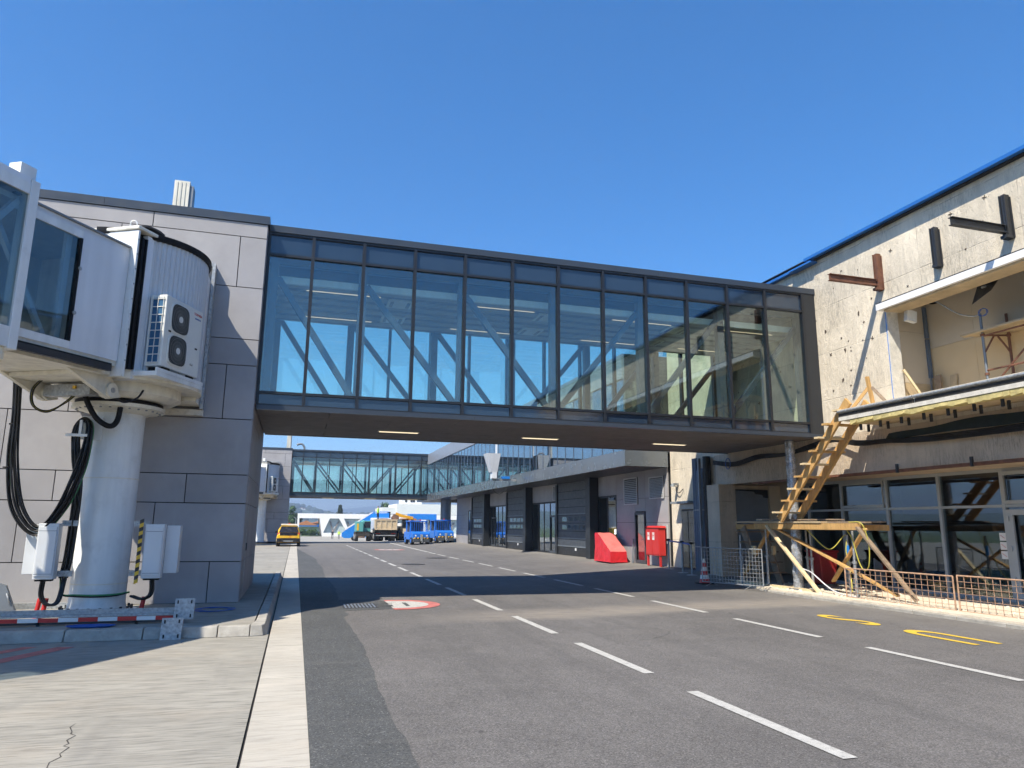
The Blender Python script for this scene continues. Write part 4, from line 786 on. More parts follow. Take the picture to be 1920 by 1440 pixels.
# ---- recess left side: door, pipes, small stuff
MB().box(12.7, XW-.002, 21.9, 23.1, 2.46, 2.53).build('door_canopy', 'galvanised', ob); MB().box(XW-.06, XW-.002, 22.0, 22.98, 2.28, 2.44).build('door_operator', 'alu_frame', ob)
od = MB().box(XW-.04, XW-.002, 22.02, 22.96, .2, 2.26).build('sliding_door', 'frame_dark', ob); MB().box(XW-.06, XW-.042, 22.09, 22.46, .3, 2.2).build('door_pane', 'store_glass', od); MB().box(XW-.06, XW-.042, 22.53, 22.9, .3, 2.2).build('door_pane', 'store_glass', od)
pp = thing('drain_pipes', 'row of grey vertical drain pipes beside the concrete corner column', 'pipes', (12.9, 21.5, .15))
for k in range(5):
    x, y = 12.98-.02*k, 21.86-.16*k
    h = 3.96 if k < 2 else 3.35
    MB().cyl((x,y,0),(x,y,h),.075,n=14).build('pipe', 'steel_blue', pp, smooth=40)
    if k >= 2: rib([(x,y,h),(x+.01,y,h+.12),(x+.06,y,h+.18),(x+.16,y,h+.18)], .075, 'elbow', 'steel_blue', pp, 10)
    for z in (1.0, 2.2): MB().lathe([(.078,0),(.085,0),(.085,.04),(.078,.04)], (x, y, z), 14).build('pipe_clamp', 'galvanised', pp)
dp = thing('black_downpipe', 'thick black vertical pipe between the grey pipes and the corner column', 'pipe', (12.93, 20.98, .15)); MB().cyl((12.93,20.98,0),(12.93,20.98,3.96),.13,n=18).build('pipe', 'cable_black', dp, smooth=40)
for z in (.9, 2.9): MB().lathe([(.132,0),(.145,0),(.145,.06),(.132,.06)], (12.93, 20.98, z), 18).build('collar', 'cable_black', dp)
sp = thing('steel_post', 'slim grey steel post standing before the black pipe', 'post', (12.72, 21.05, .15)); MB().box(12.68, 12.76, 21.08, 21.16, .17, 3.9).build('shaft', 'grey_steel', sp); MB().box(12.62, 12.82, 21.02, 21.22, .14, .17).build('base', 'grey_steel', sp)
fc = thing('foil_column', 'round steel column wrapped in shiny clear film under the bridge end', 'column', (12.6, 16.3, 0))
prof = []; z = .1
while z < 3.95: prof.append((.125+random.uniform(-.008,.012), z)); z += .06
MB().lathe(prof, (12.6, 16.3, 0), 22).build('wrapped_shaft', 'foil', fc, smooth=80); MB().box(12.4, 12.8, 16.1, 16.5, .1, .13).build('base_plate', 'grey_steel', fc); MB().cyl((12.6,16.3,2.2),(12.6,16.3,3.966),.115,n=18).build('bare_shaft', 'steel_blue', fc, smooth=40)
cm = thing('security_lamp', 'small security lamp with drooping wire on the sunlit wall', 'lamp', (13.05, 23.2, 3.1)); MB().box(12.92, 13.095, 23.15, 23.23, 3.12, 3.2).build('arm', 'grey_steel', cm); MB().lathe([(.0,0),(.09,0),(.06,.10),(0,.11)], (12.88, 23.19, 3.08), 14).build('head', 'grey_steel', cm); rib([(13.07,23.3,3.1),(13.02,23.2,2.92),(13.02,23.0,2.85),(13.07,22.8,2.98)], .015, 'wire', 'cable_black', cm)
# ---------------------------------------------------------------- timber platform and stair ladder
pf = thing('timber_platform', 'rough timber work platform on props in front of the shop windows', 'platform', (12.8, 16, .1))
MB().bar((12.33,17.65,1.70),(12.33,13.72,1.70),.09,.15).build('front_beam', 'pine', pf); MB().bar((12.62,18.95,1.68),(12.62,17.3,1.68),.09,.14).build('side_beam', 'pine', pf); MB().bar((13.55,18.6,1.68),(13.55,14.15,1.68),.09,.14).build('rear_beam', 'pine', pf)
for i, (x, a, b) in enumerate(((12.36,14.9,18.5),(12.58,15.6,18.75),(12.80,14.3,17.9),(13.02,15.2,18.8),(13.24,14.4,18.3),(13.46,14.2,18.6))):
    MB().bar((x,a,1.805+.012*(i%2)),(x+random.uniform(-.03,.03),b,1.805+.012*(i%2)),.2,.04).build('deck_plank', 'old_wood' if i % 3 else 'ply', pf)
for i, (a, b, z, m) in enumerate(((15.3,17.3,1.865,'old_wood'),(15.9,17.9,1.868,'pine_pale'),(14.9,16.2,1.87,'old_wood'))): MB().bar((12.4+.24*i,a,z),(12.42+.24*i,b,z+.01),.2,.035).build('deck_plank', m, pf)
for p, q, m in (((12.27,17.05,1.72),(12.45,15.28,.04),'pine_pale'),((12.39,16.9,1.68),(12.9,13.35,.2),'pine'),((12.30,13.75,1.7),(12.8,12.75,.15),'old_wood'),((12.7,13.95,1.65),(13.1,15.6,.35),'pine'),((12.68,17.5,1.6),(12.5,18.5,.35),'pine')): MB().bar(p,q,.045,.11,(1,0,0)).build('brace', m, pf)
MB().bar((12.5,19.2,.12),(12.52,15.6,.125),.1,.05).build('sole_plank', 'pine_pale', pf)
ld = thing('stair_ladder', 'new pine stair ladder rising from the timber platform to the balcony slab', 'ladder', (12.35, 16.2, 1.85))
A, B = (16.2, 1.87), (13.45, 4.55)
for x in (12.08, 12.62): MB().bar((x,A[0],A[1]),(x,B[0],B[1]),.065,.21).build('stringer', 'pine', ld)
for k in range(9):
    t = .03+.108*k; y, z = A[0]+(B[0]-A[0])*t, A[1]+(B[1]-A[1])*t
    MB().bar((11.88+random.uniform(-.06,.04),y,z+.1),(12.84+random.uniform(-.05,.06),y,z+.1),.16,.045).build('tread', 'pine' if k % 2 else 'pine_pale', ld)
tr = thing('timber_handrail', 'small timber trestle handrail standing at the top of the stair ladder', 'handrail', (12.6, 13.2, 4.39))
MB().bar((12.7,13.35,4.39),(12.62,13.4,5.15),.06,.08).build('upright', 'pine', tr); MB().bar((12.4,13.75,4.4),(12.66,13.42,4.9),.05,.07).build('brace', 'pine', tr); MB().bar((12.95,13.1,4.4),(12.69,13.36,4.9),.05,.07).build('brace', 'old_wood', tr)
lb = thing('board_ladder', 'weathered board ladder standing under the platform behind the mesh fence', 'ladder', (12.8, 18, .1))
for x in (12.5, 13.15): MB().bar((x,17.75,.1),(x+.05,18.55,1.66),.05,.24).build('stringer', 'old_wood', lb); MB().box(x-.04, x+.07, 17.98, 18.06, .9, 1.15).build('nailed_patch', 'pine_pale', lb)
for k in range(5): MB().bar((12.3,17.85+.16*k,.42+.28*k),(13.4,17.86+.16*k,.42+.28*k),.12,.03).build('tread', 'old_wood', lb)
def prop(x, y, h, i, label):
    t = thing('steel_prop', label, 'prop', (x, y, .1 if x > 12.05 else 0), group='adjustable steel props under the platform'); z0 = .1
    MB().cyl((x,y,z0),(x,y,h*.55),.035,n=12).build('outer_tube', 'galvanised', t, smooth=40); MB().cyl((x,y,h*.55),(x,y,h),.026,n=12).build('inner_tube', 'galvanised', t, smooth=40)
    MB().lathe([(.037,0),(.055,0),(.055,.06),(.037,.06)], (x,y,h*.55-.03), 12).build('collar', 'galvanised', t); MB().bar((x-.08,y,h*.55),(x+.08,y+.05,h*.55),.014,.014).build('pin', 'galvanised', t)
    MB().box(x-.07, x+.07, y-.07, y+.07, z0, z0+.012).build('base_plate', 'galvanised', t)
for i, (x, y, h, l) in enumerate(((12.52,17.45,1.62,'galvanised steel prop at the fence end, under the front beam'),(12.33,18.4,1.45,'galvanised steel prop standing inside the mesh fence, short of the deck'),(13.4,16.9,1.6,'dark steel prop behind the pale diagonal brace'),(12.85,16.05,1.6,'steel prop right beside the film wrapped column'),(12.55,14.2,1.6,'steel prop near the right end of the front beam'),(13.0,14.9,1.5,'steel prop with blue sleeve hung with yellow hose'))):
    prop(x, y, h, i, l)
MB().cyl((13.0,14.9,1.0),(13.0,14.9,1.25),.04,n=12).build('sleeve', 'blue_stairs', [o for o in bpy.data.objects if o.name.startswith('steel_prop') and o.parent is None][-1])
hs = thing('yellow_hose', 'thin yellow hose draped in loops from the platform beam', 'hose', (12.7, 14.2, 1))
rib([(12.4,15.6,1.62),(12.7,15.2,1.15),(13.0,14.95,1.5),(12.9,14.85,1.1),(12.85,14.7,.6),(12.6,14.4,.2)], .012, 'hose', 'yellow_cable', hs, 5)
rib([(12.3,14.0,1.8),(12.3,13.6,1.76),(12.4,13.55,1.3),(12.45,13.65,.85),(12.5,13.85,.72),(12.5,14.0,.9),(12.45,14.1,1.4),(12.4,14.2,1.62)], .012, 'hose', 'yellow_cable', hs, 5)
wr = thing('white_cable_run', 'white cable trailing from the wrapped column over the pavement', 'cable', (12.5, 15, .3)); rib([(12.72,16.35,1.2),(12.6,16.2,.7),(12.62,15.8,.55),(12.55,15.2,.28),(12.4,14.6,.15),(12.35,14.0,.13)], .016, 'cable', 'white_cable', wr)
bn = thing('red_bin', 'dark red plastic waste bin standing in the recess behind the platform', 'bin', (14.2, 17.3, .1))
MB().hexa([(13.95,17.05,.15),(14.4,17.05,.15),(14.4,17.5,.15),(13.95,17.5,.15)], [(13.88,16.98,1.0),(14.47,16.98,1.0),(14.47,17.57,1.0),(13.88,17.57,1.0)]).build('body', 'red_bin', bn, bev=.03); MB().box(13.86, 14.49, 16.95, 17.6, 1.0, 1.06).build('lid', 'red_bin', bn, bev=.02); MB().box(13.95, 14.4, 17.5, 17.56, .1, .15).build('base', 'black_rubber', bn)
rg = tag(MB().add([(random.uniform(12.3,15),y:=random.uniform(8,18),.102) for _ in range(3)], [(0,1,2)]).build('rubble', 'sand'), 'pale rubble and dust scattered along the pavement under the platform', 'rubble', kind='stuff')
mb = MB()
for k in range(420):
    x, y, r = random.uniform(12.15,15.0), random.uniform(8,19.5), random.choice((.012,.02,.03,.05)); a = random.uniform(0,3); c, s_ = math.cos(a)*r, math.sin(a)*r
    mb.prism([(x+c,y+s_,.098),(x-s_,y+c,.098),(x-c,y-s_,.098),(x+s_*1.4,y-c*1.3,.098)], [(x+c*.7,y+s_*.6,.1+r*.7),(x-s_*.5,y+c*.7,.1+r*.6),(x-c*.6,y-s_*.7,.1+r*.8),(x+s_,y-c,.1+r*.5)])
rub = mb.build('t', 'sand'); rg.data = rub.data; bpy.data.objects.remove(rub)
for i, (x, y) in enumerate(((14.3,15.5),(14.6,16.6))):
    tag(MB().hexa([(x,y,.1),(x+.5,y+.1,.1),(x+.5,y+.13,.1),(x,y+.03,.1)], [(x+.3,y+.3,.9),(x+.55,y+.32,.75),(x+.55,y+.35,.75),(x+.3,y+.33,.9)]).build('scrap_sheet', 'grey_steel'), ('torn grey sheet metal propped behind the wrapped column', 'bent grey metal sheet propped against the shop window')[i], 'scrap')
# ---------------------------------------------------------------- mesh fences
def fence(p, q, h, nv, nh, m, fm, label, feet=True, z0=.0):
    t = thing('mesh_fence', label, 'fence', ((p[0]+q[0])/2, (p[1]+q[1])/2, z0)); p, q = Vector((*p, 0)), Vector((*q, 0)); L = (q-p); d = L.normalized(); n = Vector((d.y,-d.x,0)); b = z0+.1
    for e in (p, q): MB().cyl(e+Vector((0,0,b)), e+Vector((0,0,h)), .016, n=8).build('end_tube', fm, t, smooth=40)
    MB().cyl(p+Vector((0,0,h)), q+Vector((0,0,h)), .015, n=8).build('top_tube', fm if fm != 'rust_mesh' else 'rust_mesh', t, smooth=40); MB().cyl(p+Vector((0,0,b)), q+Vector((0,0,b)), .013, n=8).build('bottom_tube', fm, t, smooth=40)
    for i in range(1, nv): c = p+L*(i/nv); MB().bar(c+Vector((0,0,b)), c+Vector((0,0,h)), .008, .008).build('upright_wire', m, t)
    for i in range(1, nh): z = b+(h-b)*i/nh; MB().bar(p+Vector((0,0,z))+n*.009, q+Vector((0,0,z))+n*.009, .008, .008).build('cross_wire', m, t)
    if feet:
        for f in (.18, .82): c = p+L*f; MB().bar(c+n*.3+Vector((0,0,z0+.012)), c+Vector((0,0,b)), .012, .012).build('foot_stay', m, t); MB().bar(c-n*.2+Vector((0,0,z0+.012)), c+Vector((0,0,b)), .012, .012).build('foot_stay', m, t)
fence((12.33,14.28), (12.49,11.52), .75, 19, 6, 'rust_mesh', 'rust_mesh', 'low rusty orange mesh fence panel beside the platform')
fence((12.49,11.42), (12.58,8.6), .77, 19, 6, 'rust_mesh', 'rust_mesh', 'low rusty orange mesh fence panel nearest the right edge')
fence((11.02,18.35), (11.68,16.5), 1.10, 20, 9, 'galvanised', 'galvanised', 'tall galvanised mesh barrier panel left of the platform', True, .07)
cn = thing('traffic_cone', 'red and white striped traffic cone beside the mesh barrier', 'cone', (11.3, 18.7, rz(11.3, 18.7)))
cz = rz(11.3, 18.7); MB().box(11.1, 11.5, 18.5, 18.9, cz, cz+.03).build('base', 'black_rubber', cn, bev=.01)
for i in range(6): r0, r1 = .15-.02*i, .15-.02*(i+1); MB().lathe([(r0,.03+.11*i),(r1,.03+.11*(i+1))]+([(0,.69)] if i == 5 else []), (11.3,18.7,cz), 18).build('band', 'sign_red' if i % 2 == 0 else 'sign_white', cn, smooth=50)
for i, (x, y) in enumerate(((12.5,22.95),(12.2,21.5),(12.1,20.75))):
    t = thing('belt_post', ('belt barrier post nearest the red hydrant cabinet', 'belt barrier post in front of the sliding door', 'belt barrier post beside the drain pipes')[i], 'barrier post', (x, y, rz(x, y)), group='belt barrier posts'); b0 = rz(x, y)
    MB().lathe([(0,0),(.17,0),(.17,.012),(.03,.03),(.03,.94),(.045,.95),(.045,1.03),(0,1.04)], (x,y,b0), 16).build('post', 'galvanised', t, smooth=35); MB().box(x-.045, x+.045, y-.045, y+.045, b0+.96, b0+1.02).build('belt_cassette', 'black_rubber', t)
for i, (p, q) in enumerate((((12.5,22.95,1.19),(12.2,21.5,1.15)),((12.2,21.5,1.15),(12.1,20.75,1.11)))): tag(MB().bar(p, q, .004, .05).build('belt', 'blue_cable'), ('blue belt between the first two barrier posts', 'blue belt running on to the post by the pipes')[i], 'belt')
# ---------------------------------------------------------------- new terminal
XN = 15.3
nw = thing('new_terminal', 'new grey clad terminal wing with glazed upper floor along the right of the road', 'building', (XN, 45, 0))
MB().box(XN+.06, XN+.3, 28.02, 71, -.25, 4.24).build('wall_core', 'core_dark', nw)
def panel(y0, y1, z0, z1, m='panel_grey', n='panel'): return MB().box(XN, XN+.055, y0+.007, y1-.007, z0+.007, z1-.007).build(n, m, nw)
for y0, y1 in ((28.0,29.0),(29.0,30.12)):
    for a, b in ((-.05,1.85),(1.85,2.95),(2.95,4.23)): panel(y0, y1, a, b)
for a, b in ((2.35,2.95),(2.95,4.23)): panel(30.12, 31.2, a, b)
for y0, y1 in ((31.2,33.25),):
    for a, b in ((-.05,1.85),(1.85,2.95),(2.95,4.23)): panel(y0, y1, a, b)
for y0, y1, z in ((33.25,34.4,3.2),(34.4,35.5,3.2),(41.9,43.6,3.15),(43.6,45.2,3.15),(45.2,46.7,3.15),(52.9,54.6,3.2),(54.6,56.3,3.2),(56.3,58.0,3.2)): panel(y0, y1, z, 4.23)
for y0 in (65.8, 67.5, 69.2):
    for a, b in ((-.05,1.3),(1.3,2.6),(2.6,4.23)): panel(y0, y0+1.7, a, b)
panel(64.2, 65.8, 3.0, 4.23)
def louvre(y0, y1, z0, z1, ns):
    f = MB().box(XN-.02, XN-.002, y0, y1, z0, z1).build('louvre_back', 'core_dark', nw)
    for a, b, c, d in ((y0,y1,z0,z0+.06),(y0,y1,z1-.06,z1),(y0,y0+.06,z0+.06,z1-.06),(y1-.06,y1,z0+.06,z1-.06)): MB().box(XN-.06, XN-.021, a, b, c, d).build('louvre_frame', 'panel_light', f)
    for k in range(ns):
        z = z0+.08+(z1-z0-.16)*k/ns; MB().hexa([(XN-.075,y0+.06,z),(XN-.03,y0+.06,z+.05),(XN-.03,y1-.06,z+.05),(XN-.075,y1-.06,z)], [(XN-.075,y0+.06,z+.012),(XN-.03,y0+.06,z+.062),(XN-.03,y1-.06,z+.062),(XN-.075,y1-.06,z+.012)]).build('louvre_blade', 'panel_light', f)
louvre(30.85, 32.3, 2.68, 3.95, 13); louvre(28.3, 29.65, 2.88, 3.86, 12); louvre(41.95, 42.6, 3.2, 4.1, 10)
def glazed(y0, y1, z1, nm, door=None):
    f = MB().box(XN-.0, XN+.055, y0, y1, z1-.08, z1).build('glazing_head', 'frame_dark', nw)
    MB().box(XN, XN+.055, y0, y1, 0, .12).build('glazing_sill', 'frame_dark', f)
    w_ = (y1-y0)/nm
    for i in range(nm+1): MB().box(XN-.01, XN+.056, y0+w_*i-.04, y0+w_*i+.04, .12, z1-.08).build('glazing_bar', 'frame_dark', f)
    for i in range(nm): MB().box(XN+.015, XN+.03, y0+w_*i+.04, y0+w_*(i+1)-.04, .12, z1-.08).build('pane', 'terminal_glass', f)
    if door:
        for a, b, c, d in ((door,door+.08,.02,2.3),(door+.95,door+1.03,.02,2.3),(door+.08,door+.95,2.2,2.3),(door+.08,door+.95,.02,.16)): MB().box(XN-.05, XN-.011, a, b, c, d).build('door_leaf_frame', 'door_grey', f)
        MB().box(XN-.1, XN-.05, door+.12, door+.24, 1.05, 1.1).build('door_handle', 'galvanised', f)
glazed(33.3, 35.45, 3.18, 2); glazed(42.0, 46.65, 3.13, 4, 42.1); glazed(52.95, 57.95, 3.18, 4, 56.2); glazed(64.3, 65.75, 2.98, 2); glazed(30.15, 31.17, 2.33, 1, 30.15)
def sectional(y0, y1, h, tag_y):
    d = MB().box(XN-.06, XN-.02, y0, y1, 0, h).build('dock_door', 'core_dark', nw)
    n = 9; 
    for k in range(n):
        z0, z1 = h*k/n, h*(k+1)/n
        MB().box(XN-.10, XN-.061, y0+.25, y1-.25, z0+.02, z1-.012).build('door_section', 'door_grey' if k else 'plastic_black', d)
        if k in (1, 2, 5): MB().box(XN-.125, XN-.101, y0+.25, y1-.25, z0+.02, z0+.10).build('section_rail', 'door_line', d)
    for k in (3, 4):
        for i in range(4):
            c = (y0+y1)/2+(i-1.5)*(y1-y0)*.17; z = h*(k+.5)/n; MB().box(XN-.108, XN-.1005, c-(y1-y0)*.07, c+(y1-y0)*.07, z-.13, z+.13).build('door_window', 'terminal_glass', d)
    for a, b in ((y0,y0+.24),(y1-.24,y1)): MB().box(XN-.18, XN-.061, a, b, 0, h).build('side_guide', 'anthracite', d)
    MB().box(XN-.5, XN-.005, y0-.62, y0-.02, 0, 4.2).build('dock_pillar', 'anthracite', d); MB().box(XN-.14, XN-.061, y0+.245, y1-.245, h+.005, h+.08).build('door_hood', 'anthracite', d)
    MB().box(XN-.106, XN-.1005, y0+(y1-y0)*.42, y0+(y1-y0)*.46, .3, .45).build('door_notice', 'sign_white', d)
sectional(36.15, 41.7, 4.1, 0); sectional(47.35, 52.7, 4.1, 0); sectional(58.65, 64.0, 4.1, 0)
# upper floor
XU = 13.26
MB().box(XU+.1, XN+5, 28.1, 84, 4.25, 4.8).build('upper_slab', 'core_dark', nw)
y = 28.0
while y < 83: MB().box(XU, XU+.09, y+.004, y+1.196, 4.20, 4.86).build('fascia_panel', 'fascia_metal', nw); MB().box(XU+.1, XN+.0, y+.004, y+1.196, 4.20, 4.24).build('soffit_panel', 'anthracite', nw); y += 1.2
MB().box(XU, XN+.0, 27.9, 27.99, 4.20, 4.86).build('end_fascia', 'fascia_metal', nw); MB().box(XU+.1, XN+3, 27.94, 27.995, 4.87, 9.1).build('end_wall', 'anthracite', nw)
y = 28.0
while y < 83:
    MB().box(XU+.06, XU+.08, y+.03, y+1.17, 4.88, 7.98).build('upper_pane', 'terminal_glass', nw); MB().box(XU+.04, XU+.12, y-.014, y+.014, 4.87, 8.0).build('upper_mullion', 'steel_blue', nw); y += 1.2
for k in range(10): MB().box(XU-.02, XU+.1, 28+4.9*k+.004, 28+4.9*(k+1)-.004, 8.0, 9.1).build('parapet_panel', 'parapet_metal', nw)
MB().box(XU+.12, XN+8, 28, 84, 8.0, 8.2).build('roof', 'core_dark', nw); MB().box(XN+3, XN+3.1, 28, 84, 4.8, 8.0).build('inner_wall', 'gypsum_grey', nw); MB().box(XU+.12, XN+3, 28, 84, 4.80, 4.85).build('inner_floor', 'inner_floor', nw)
MB().cyl((14.9,74.5,-.3),(14.9,74.5,4.2),.54,n=28).build('round_column', 'grey_steel', nw, smooth=40)
# docking display on the terminal edge
dk = thing('docking_display', 'white wedge shaped docking display on a bracket before the terminal glass', 'display', (11.6, 44, 4.6))
MB().hexa([(11.55,43.6,4.95),(11.95,43.6,4.95),(11.95,44.2,4.95),(11.55,44.2,4.95)], [(11.2,43.4,6.1),(12.1,43.4,6.1),(12.1,44.3,6.1),(11.2,44.3,6.1)]).build('hood', 'panel_white', dk)
MB().box(11.62, 11.92, 43.6, 44.1, 4.55, 4.95).build('head', 'panel_white', dk); MB().box(11.7, 13.25, 43.8, 43.95, 4.42, 4.54).build('bracket_arm', 'galvanised', dk); MB().box(12.02, 12.12, 44.32, 44.42, 5.0, 8.5).build('mast', 'panel_white', dk); rib([(11.9,43.8,4.5),(11.7,43.7,3.9),(12.2,43.9,3.6),(12.8,44,4.1)], .015, 'cable', 'cable_black', dk); MB().box(12.3, 12.8, 43.7, 44.0, 4.545, 4.7).build('blue_cover', 'blue_stairs', dk)
# red hydrant cabinet, tarpaulin
hc = thing('hydrant_cabinet', 'red fire hydrant cabinet on legs with two white H signs', 'hydrant cabinet', (14.95, 28.7, 0))
MB().box(14.85, 15.15, 28.05, 29.3, .45, 1.62).build('case', 'sign_red', hc, bev=.012); MB().hexa([(14.80,28.0,1.62),(15.18,28.0,1.62),(15.18,29.35,1.62),(14.80,29.35,1.62)], [(14.86,28.06,1.70),(15.16,28.06,1.70),(15.16,29.29,1.70),(14.86,29.29,1.70)]).build('lid', 'sign_red', hc)
for a, b in ((28.09,28.66),(28.69,29.26)): MB().box(14.835, 14.849, a, b, .5, 1.58).build('door', 'sign_red', hc, bev=.004)
for y in (28.12, 29.23): MB().box(14.88, 14.96, y-.04, y+.04, 0, .45).build('leg', 'sign_red', hc)
for y in (28.55, 29.0):
    p = MB().box(14.829, 14.834, y-.10, y+.10, 1.1, 1.42).build('sign_plate', 'sign_white', hc); text('H', .26, frame((14.827, y, 1.28), (0,-1,0), (0,0,1)), 'sign_red', 'letter', p)
fb = thing('extinguisher_box', 'small glazed extinguisher box with red interior on the wall by the hydrant cabinet', 'box', (15.28, 28.1, 1.0))
MB().box(15.2, 15.29, 28.03+.0, 28.04, .95, 1.75).build('side', 'panel_light', fb); MB().box(15.27, 15.295, 27.8+.25, 28.02+.5, .95, 1.75).build('back', 'panel_light', fb); MB().box(15.22, 15.268, 28.1, 28.4, 1.05, 1.6).build('cylinder_bay', 'sign_red', fb); MB().box(15.2, 15.206, 28.05, 28.5, .97, 1.73).build('door_pane', 'clear_glass', fb)
tp_ = thing('tarpaulin_cover', 'bright red tarpaulin cover over a sloping wedge by the third dock door', 'cover', (14.6, 32.5, 0))
mb = MB(); x0, x1 = 14.2, 15.02; pr_ = [(31.6,.0),(31.63,.5),(33.15,1.36),(33.45,1.34),(33.5,0)]
vs = [(x0-.02*(z < .1),y,z) for y, z in pr_]+[(x1+.02*(z < .1),y,z) for y, z in pr_]
mb.m(0).add(vs, [(0,1,2,3,4),(9,8,7,6,5),(0,5,6,1),(3,8,9,4),(2,7,8,3)]); mb.m(1).add([vs[1],vs[6],vs[7],vs[2]], [(0,1,2,3)])  # sloping face gets the paler red that paints sun onto it
ts = mb.build('sheet', ['tarp_red', 'tarp_sunlit_top'], tp_)
for n_, lv in (('a', 4),):
    sd_ = ts.modifiers.new('sub', 'SUBSURF'); sd_.subdivision_type = 'SIMPLE'; sd_.levels = lv; sd_.render_levels = lv
tx = bpy.data.textures.new('crease', 'CLOUDS'); tx.noise_scale = .38; tx.noise_depth = 3; dm = ts.modifiers.new('crease', 'DISPLACE'); dm.texture = tx; dm.strength = .07; dm.mid_level = .5; MB().tube([(14.17,33.4,.03),(14.17,31.58,.03),(15.05,31.57,.03)], .02, 6).build('hem', 'tarp_red', tp_)
br_ = thing('grey_rods', 'two thin grey rods leaning on the wall beside the red tarpaulin', 'rods', (15.2, 32, 0))
for y, h in ((31.35,1.1),(31.25,.7)): MB().cyl((15.15,y,0),(15.27,y+.03,h),.025,n=8).build('rod', 'grey_steel', br_)

def settle(o, k=.85, g=.2475):      # survey scale and level of everything along the new terminal wall
    o.location = (o.location.x*k, o.location.y*k, g+o.location.z*k); o.scale = (k, k, k)
for o in (nw, dk, hc, fb, tp_, br_): settle(o)
# ---------------------------------------------------------------- vehicles (local: +Y forward)
def wheel(par, x, y, r, w_, side, rim='galvanised'):
    wl = MB().cyl((x-w_/2,y,r),(x+w_/2,y,r),r,n=20).build('wheel', 'tyre', par, smooth=40)
    MB().cyl((x+side*(w_/2-.01),y,r),(x+side*(w_/2+.015),y,r),r*.58,n=16).build('rim', rim, wl, smooth=40); return wl
def loft(secs, name, m, par, smooth=35):    # rings of equal point count
    n = len(secs[0]); mb = MB(); vs = [p for s in secs for p in s]
    fs = [(i*n+k, i*n+(k+1)%n, (i+1)*n+(k+1)%n, (i+1)*n+k) for i in range(len(secs)-1) for k in range(n)]+[tuple(range(n-1,-1,-1)), tuple(range((len(secs)-1)*n, len(secs)*n))]
    return mb.add(vs, fs).build(name, m, par, smooth=smooth)
def sec(y, w_, z0, z1, tw=None, ch=.08): tw = w_ if tw is None else tw; return [(-w_+ch,y,z0),(w_-ch,y,z0),(w_,y,z0+ch),(w_,y,z0+(z1-z0)*.5),(tw,y,z1-ch),(tw-ch,y,z1),(-tw+ch,y,z1),(-tw,y,z1-ch),(-w_,y,z0+(z1-z0)*.5),(-w_,y,z0+ch)]
car = thing('airport_car', 'yellow and black airport car with roof light bar seen from behind', 'car', (-.43, 56.4, 0), local=True)
loft([sec(.0,.78,.36,.86,.74),sec(.12,.84,.3,1.0,.78),sec(.9,.86,.24,1.02,.8),sec(3.0,.86,.24,1.0,.8),sec(3.8,.82,.26,.9,.74),sec(4.1,.7,.34,.72,.66)], 'body', 'car_yellow', car)
loft([sec(.18,.76,.95,1.05,.72,.04),sec(.5,.76,.95,1.48,.6,.05),sec(1.9,.76,.95,1.53,.62,.05),sec(2.9,.74,.95,1.02,.7,.04)], 'cabin', 'car_yellow', car)
MB().hexa([(-.70,.13,1.02),(.70,.13,1.02),(.72,.3,1.02),(-.72,.3,1.02)], [(-.55,.40,1.45),(.55,.40,1.45),(.57,.5,1.45),(-.57,.5,1.45)]).build('rear_window', 'car_dark', car)
for s in (-1, 1):
    MB().hexa([(s*.74,.6,1.0),(s*.765,.6,1.0),(s*.765,2.6,1.0),(s*.74,2.6,1.0)], [(s*.6,.75,1.45),(s*.625,.75,1.45),(s*.625,1.95,1.45),(s*.6,1.95,1.45)]).build('side_window', 'car_dark', car)
    lt = MB().hexa([(s*.48,-.005,.82),(s*.80,.06,.84),(s*.80,.12,.84),(s*.48,.05,.82)], [(s*.52,.03,.99),(s*.77,.1,1.0),(s*.77,.15,1.0),(s*.52,.1,.99)]).build('tail_lamp', 'sign_red', car)
    MB().box(s*.92-.08, s*.92+.08, 2.5, 2.62, .95, 1.08).build('mirror', 'car_dark', car)
    for y in (.75, 3.3): wheel(car, s*.74, y, .33, .22, s)
MB().box(-.62, .62, -.014, .02, .79, 1.01).build('tail_panel', 'car_dark', car); MB().box(-.82, .82, -.06, .1, .32, .60).build('bumper', 'car_dark', car, bev=.03); MB().box(-.35, .35, -.075, -.06, .36, .43).build('skid_plate', 'galvanised', car); MB().box(-.25, .25, -.015, -.005, .62, .74).build('number_plate', 'hazard_yellow', car)
for s in (-1, 1): MB().box(s*.4-.17, s*.4+.17, -.018, -.005, .62, .78).build('reflective_marking', 'hazard_yellow', car)
text('20', .16, frame((.12,-.02,.7), (1,0,0), (0,0,1)), 'sign_red', 'fleet_number', car)
MB().box(-.6, .6, .95, 1.2, 1.55, 1.63).build('light_bar', 'sign_white', car, bev=.02); MB().box(-.06, .06, .97, 1.18, 1.632, 1.7).build('beacon', 'sign_red', car); MB().box(-.55, .55, .38, .5, 1.46, 1.5).build('spoiler', 'car_yellow', car)
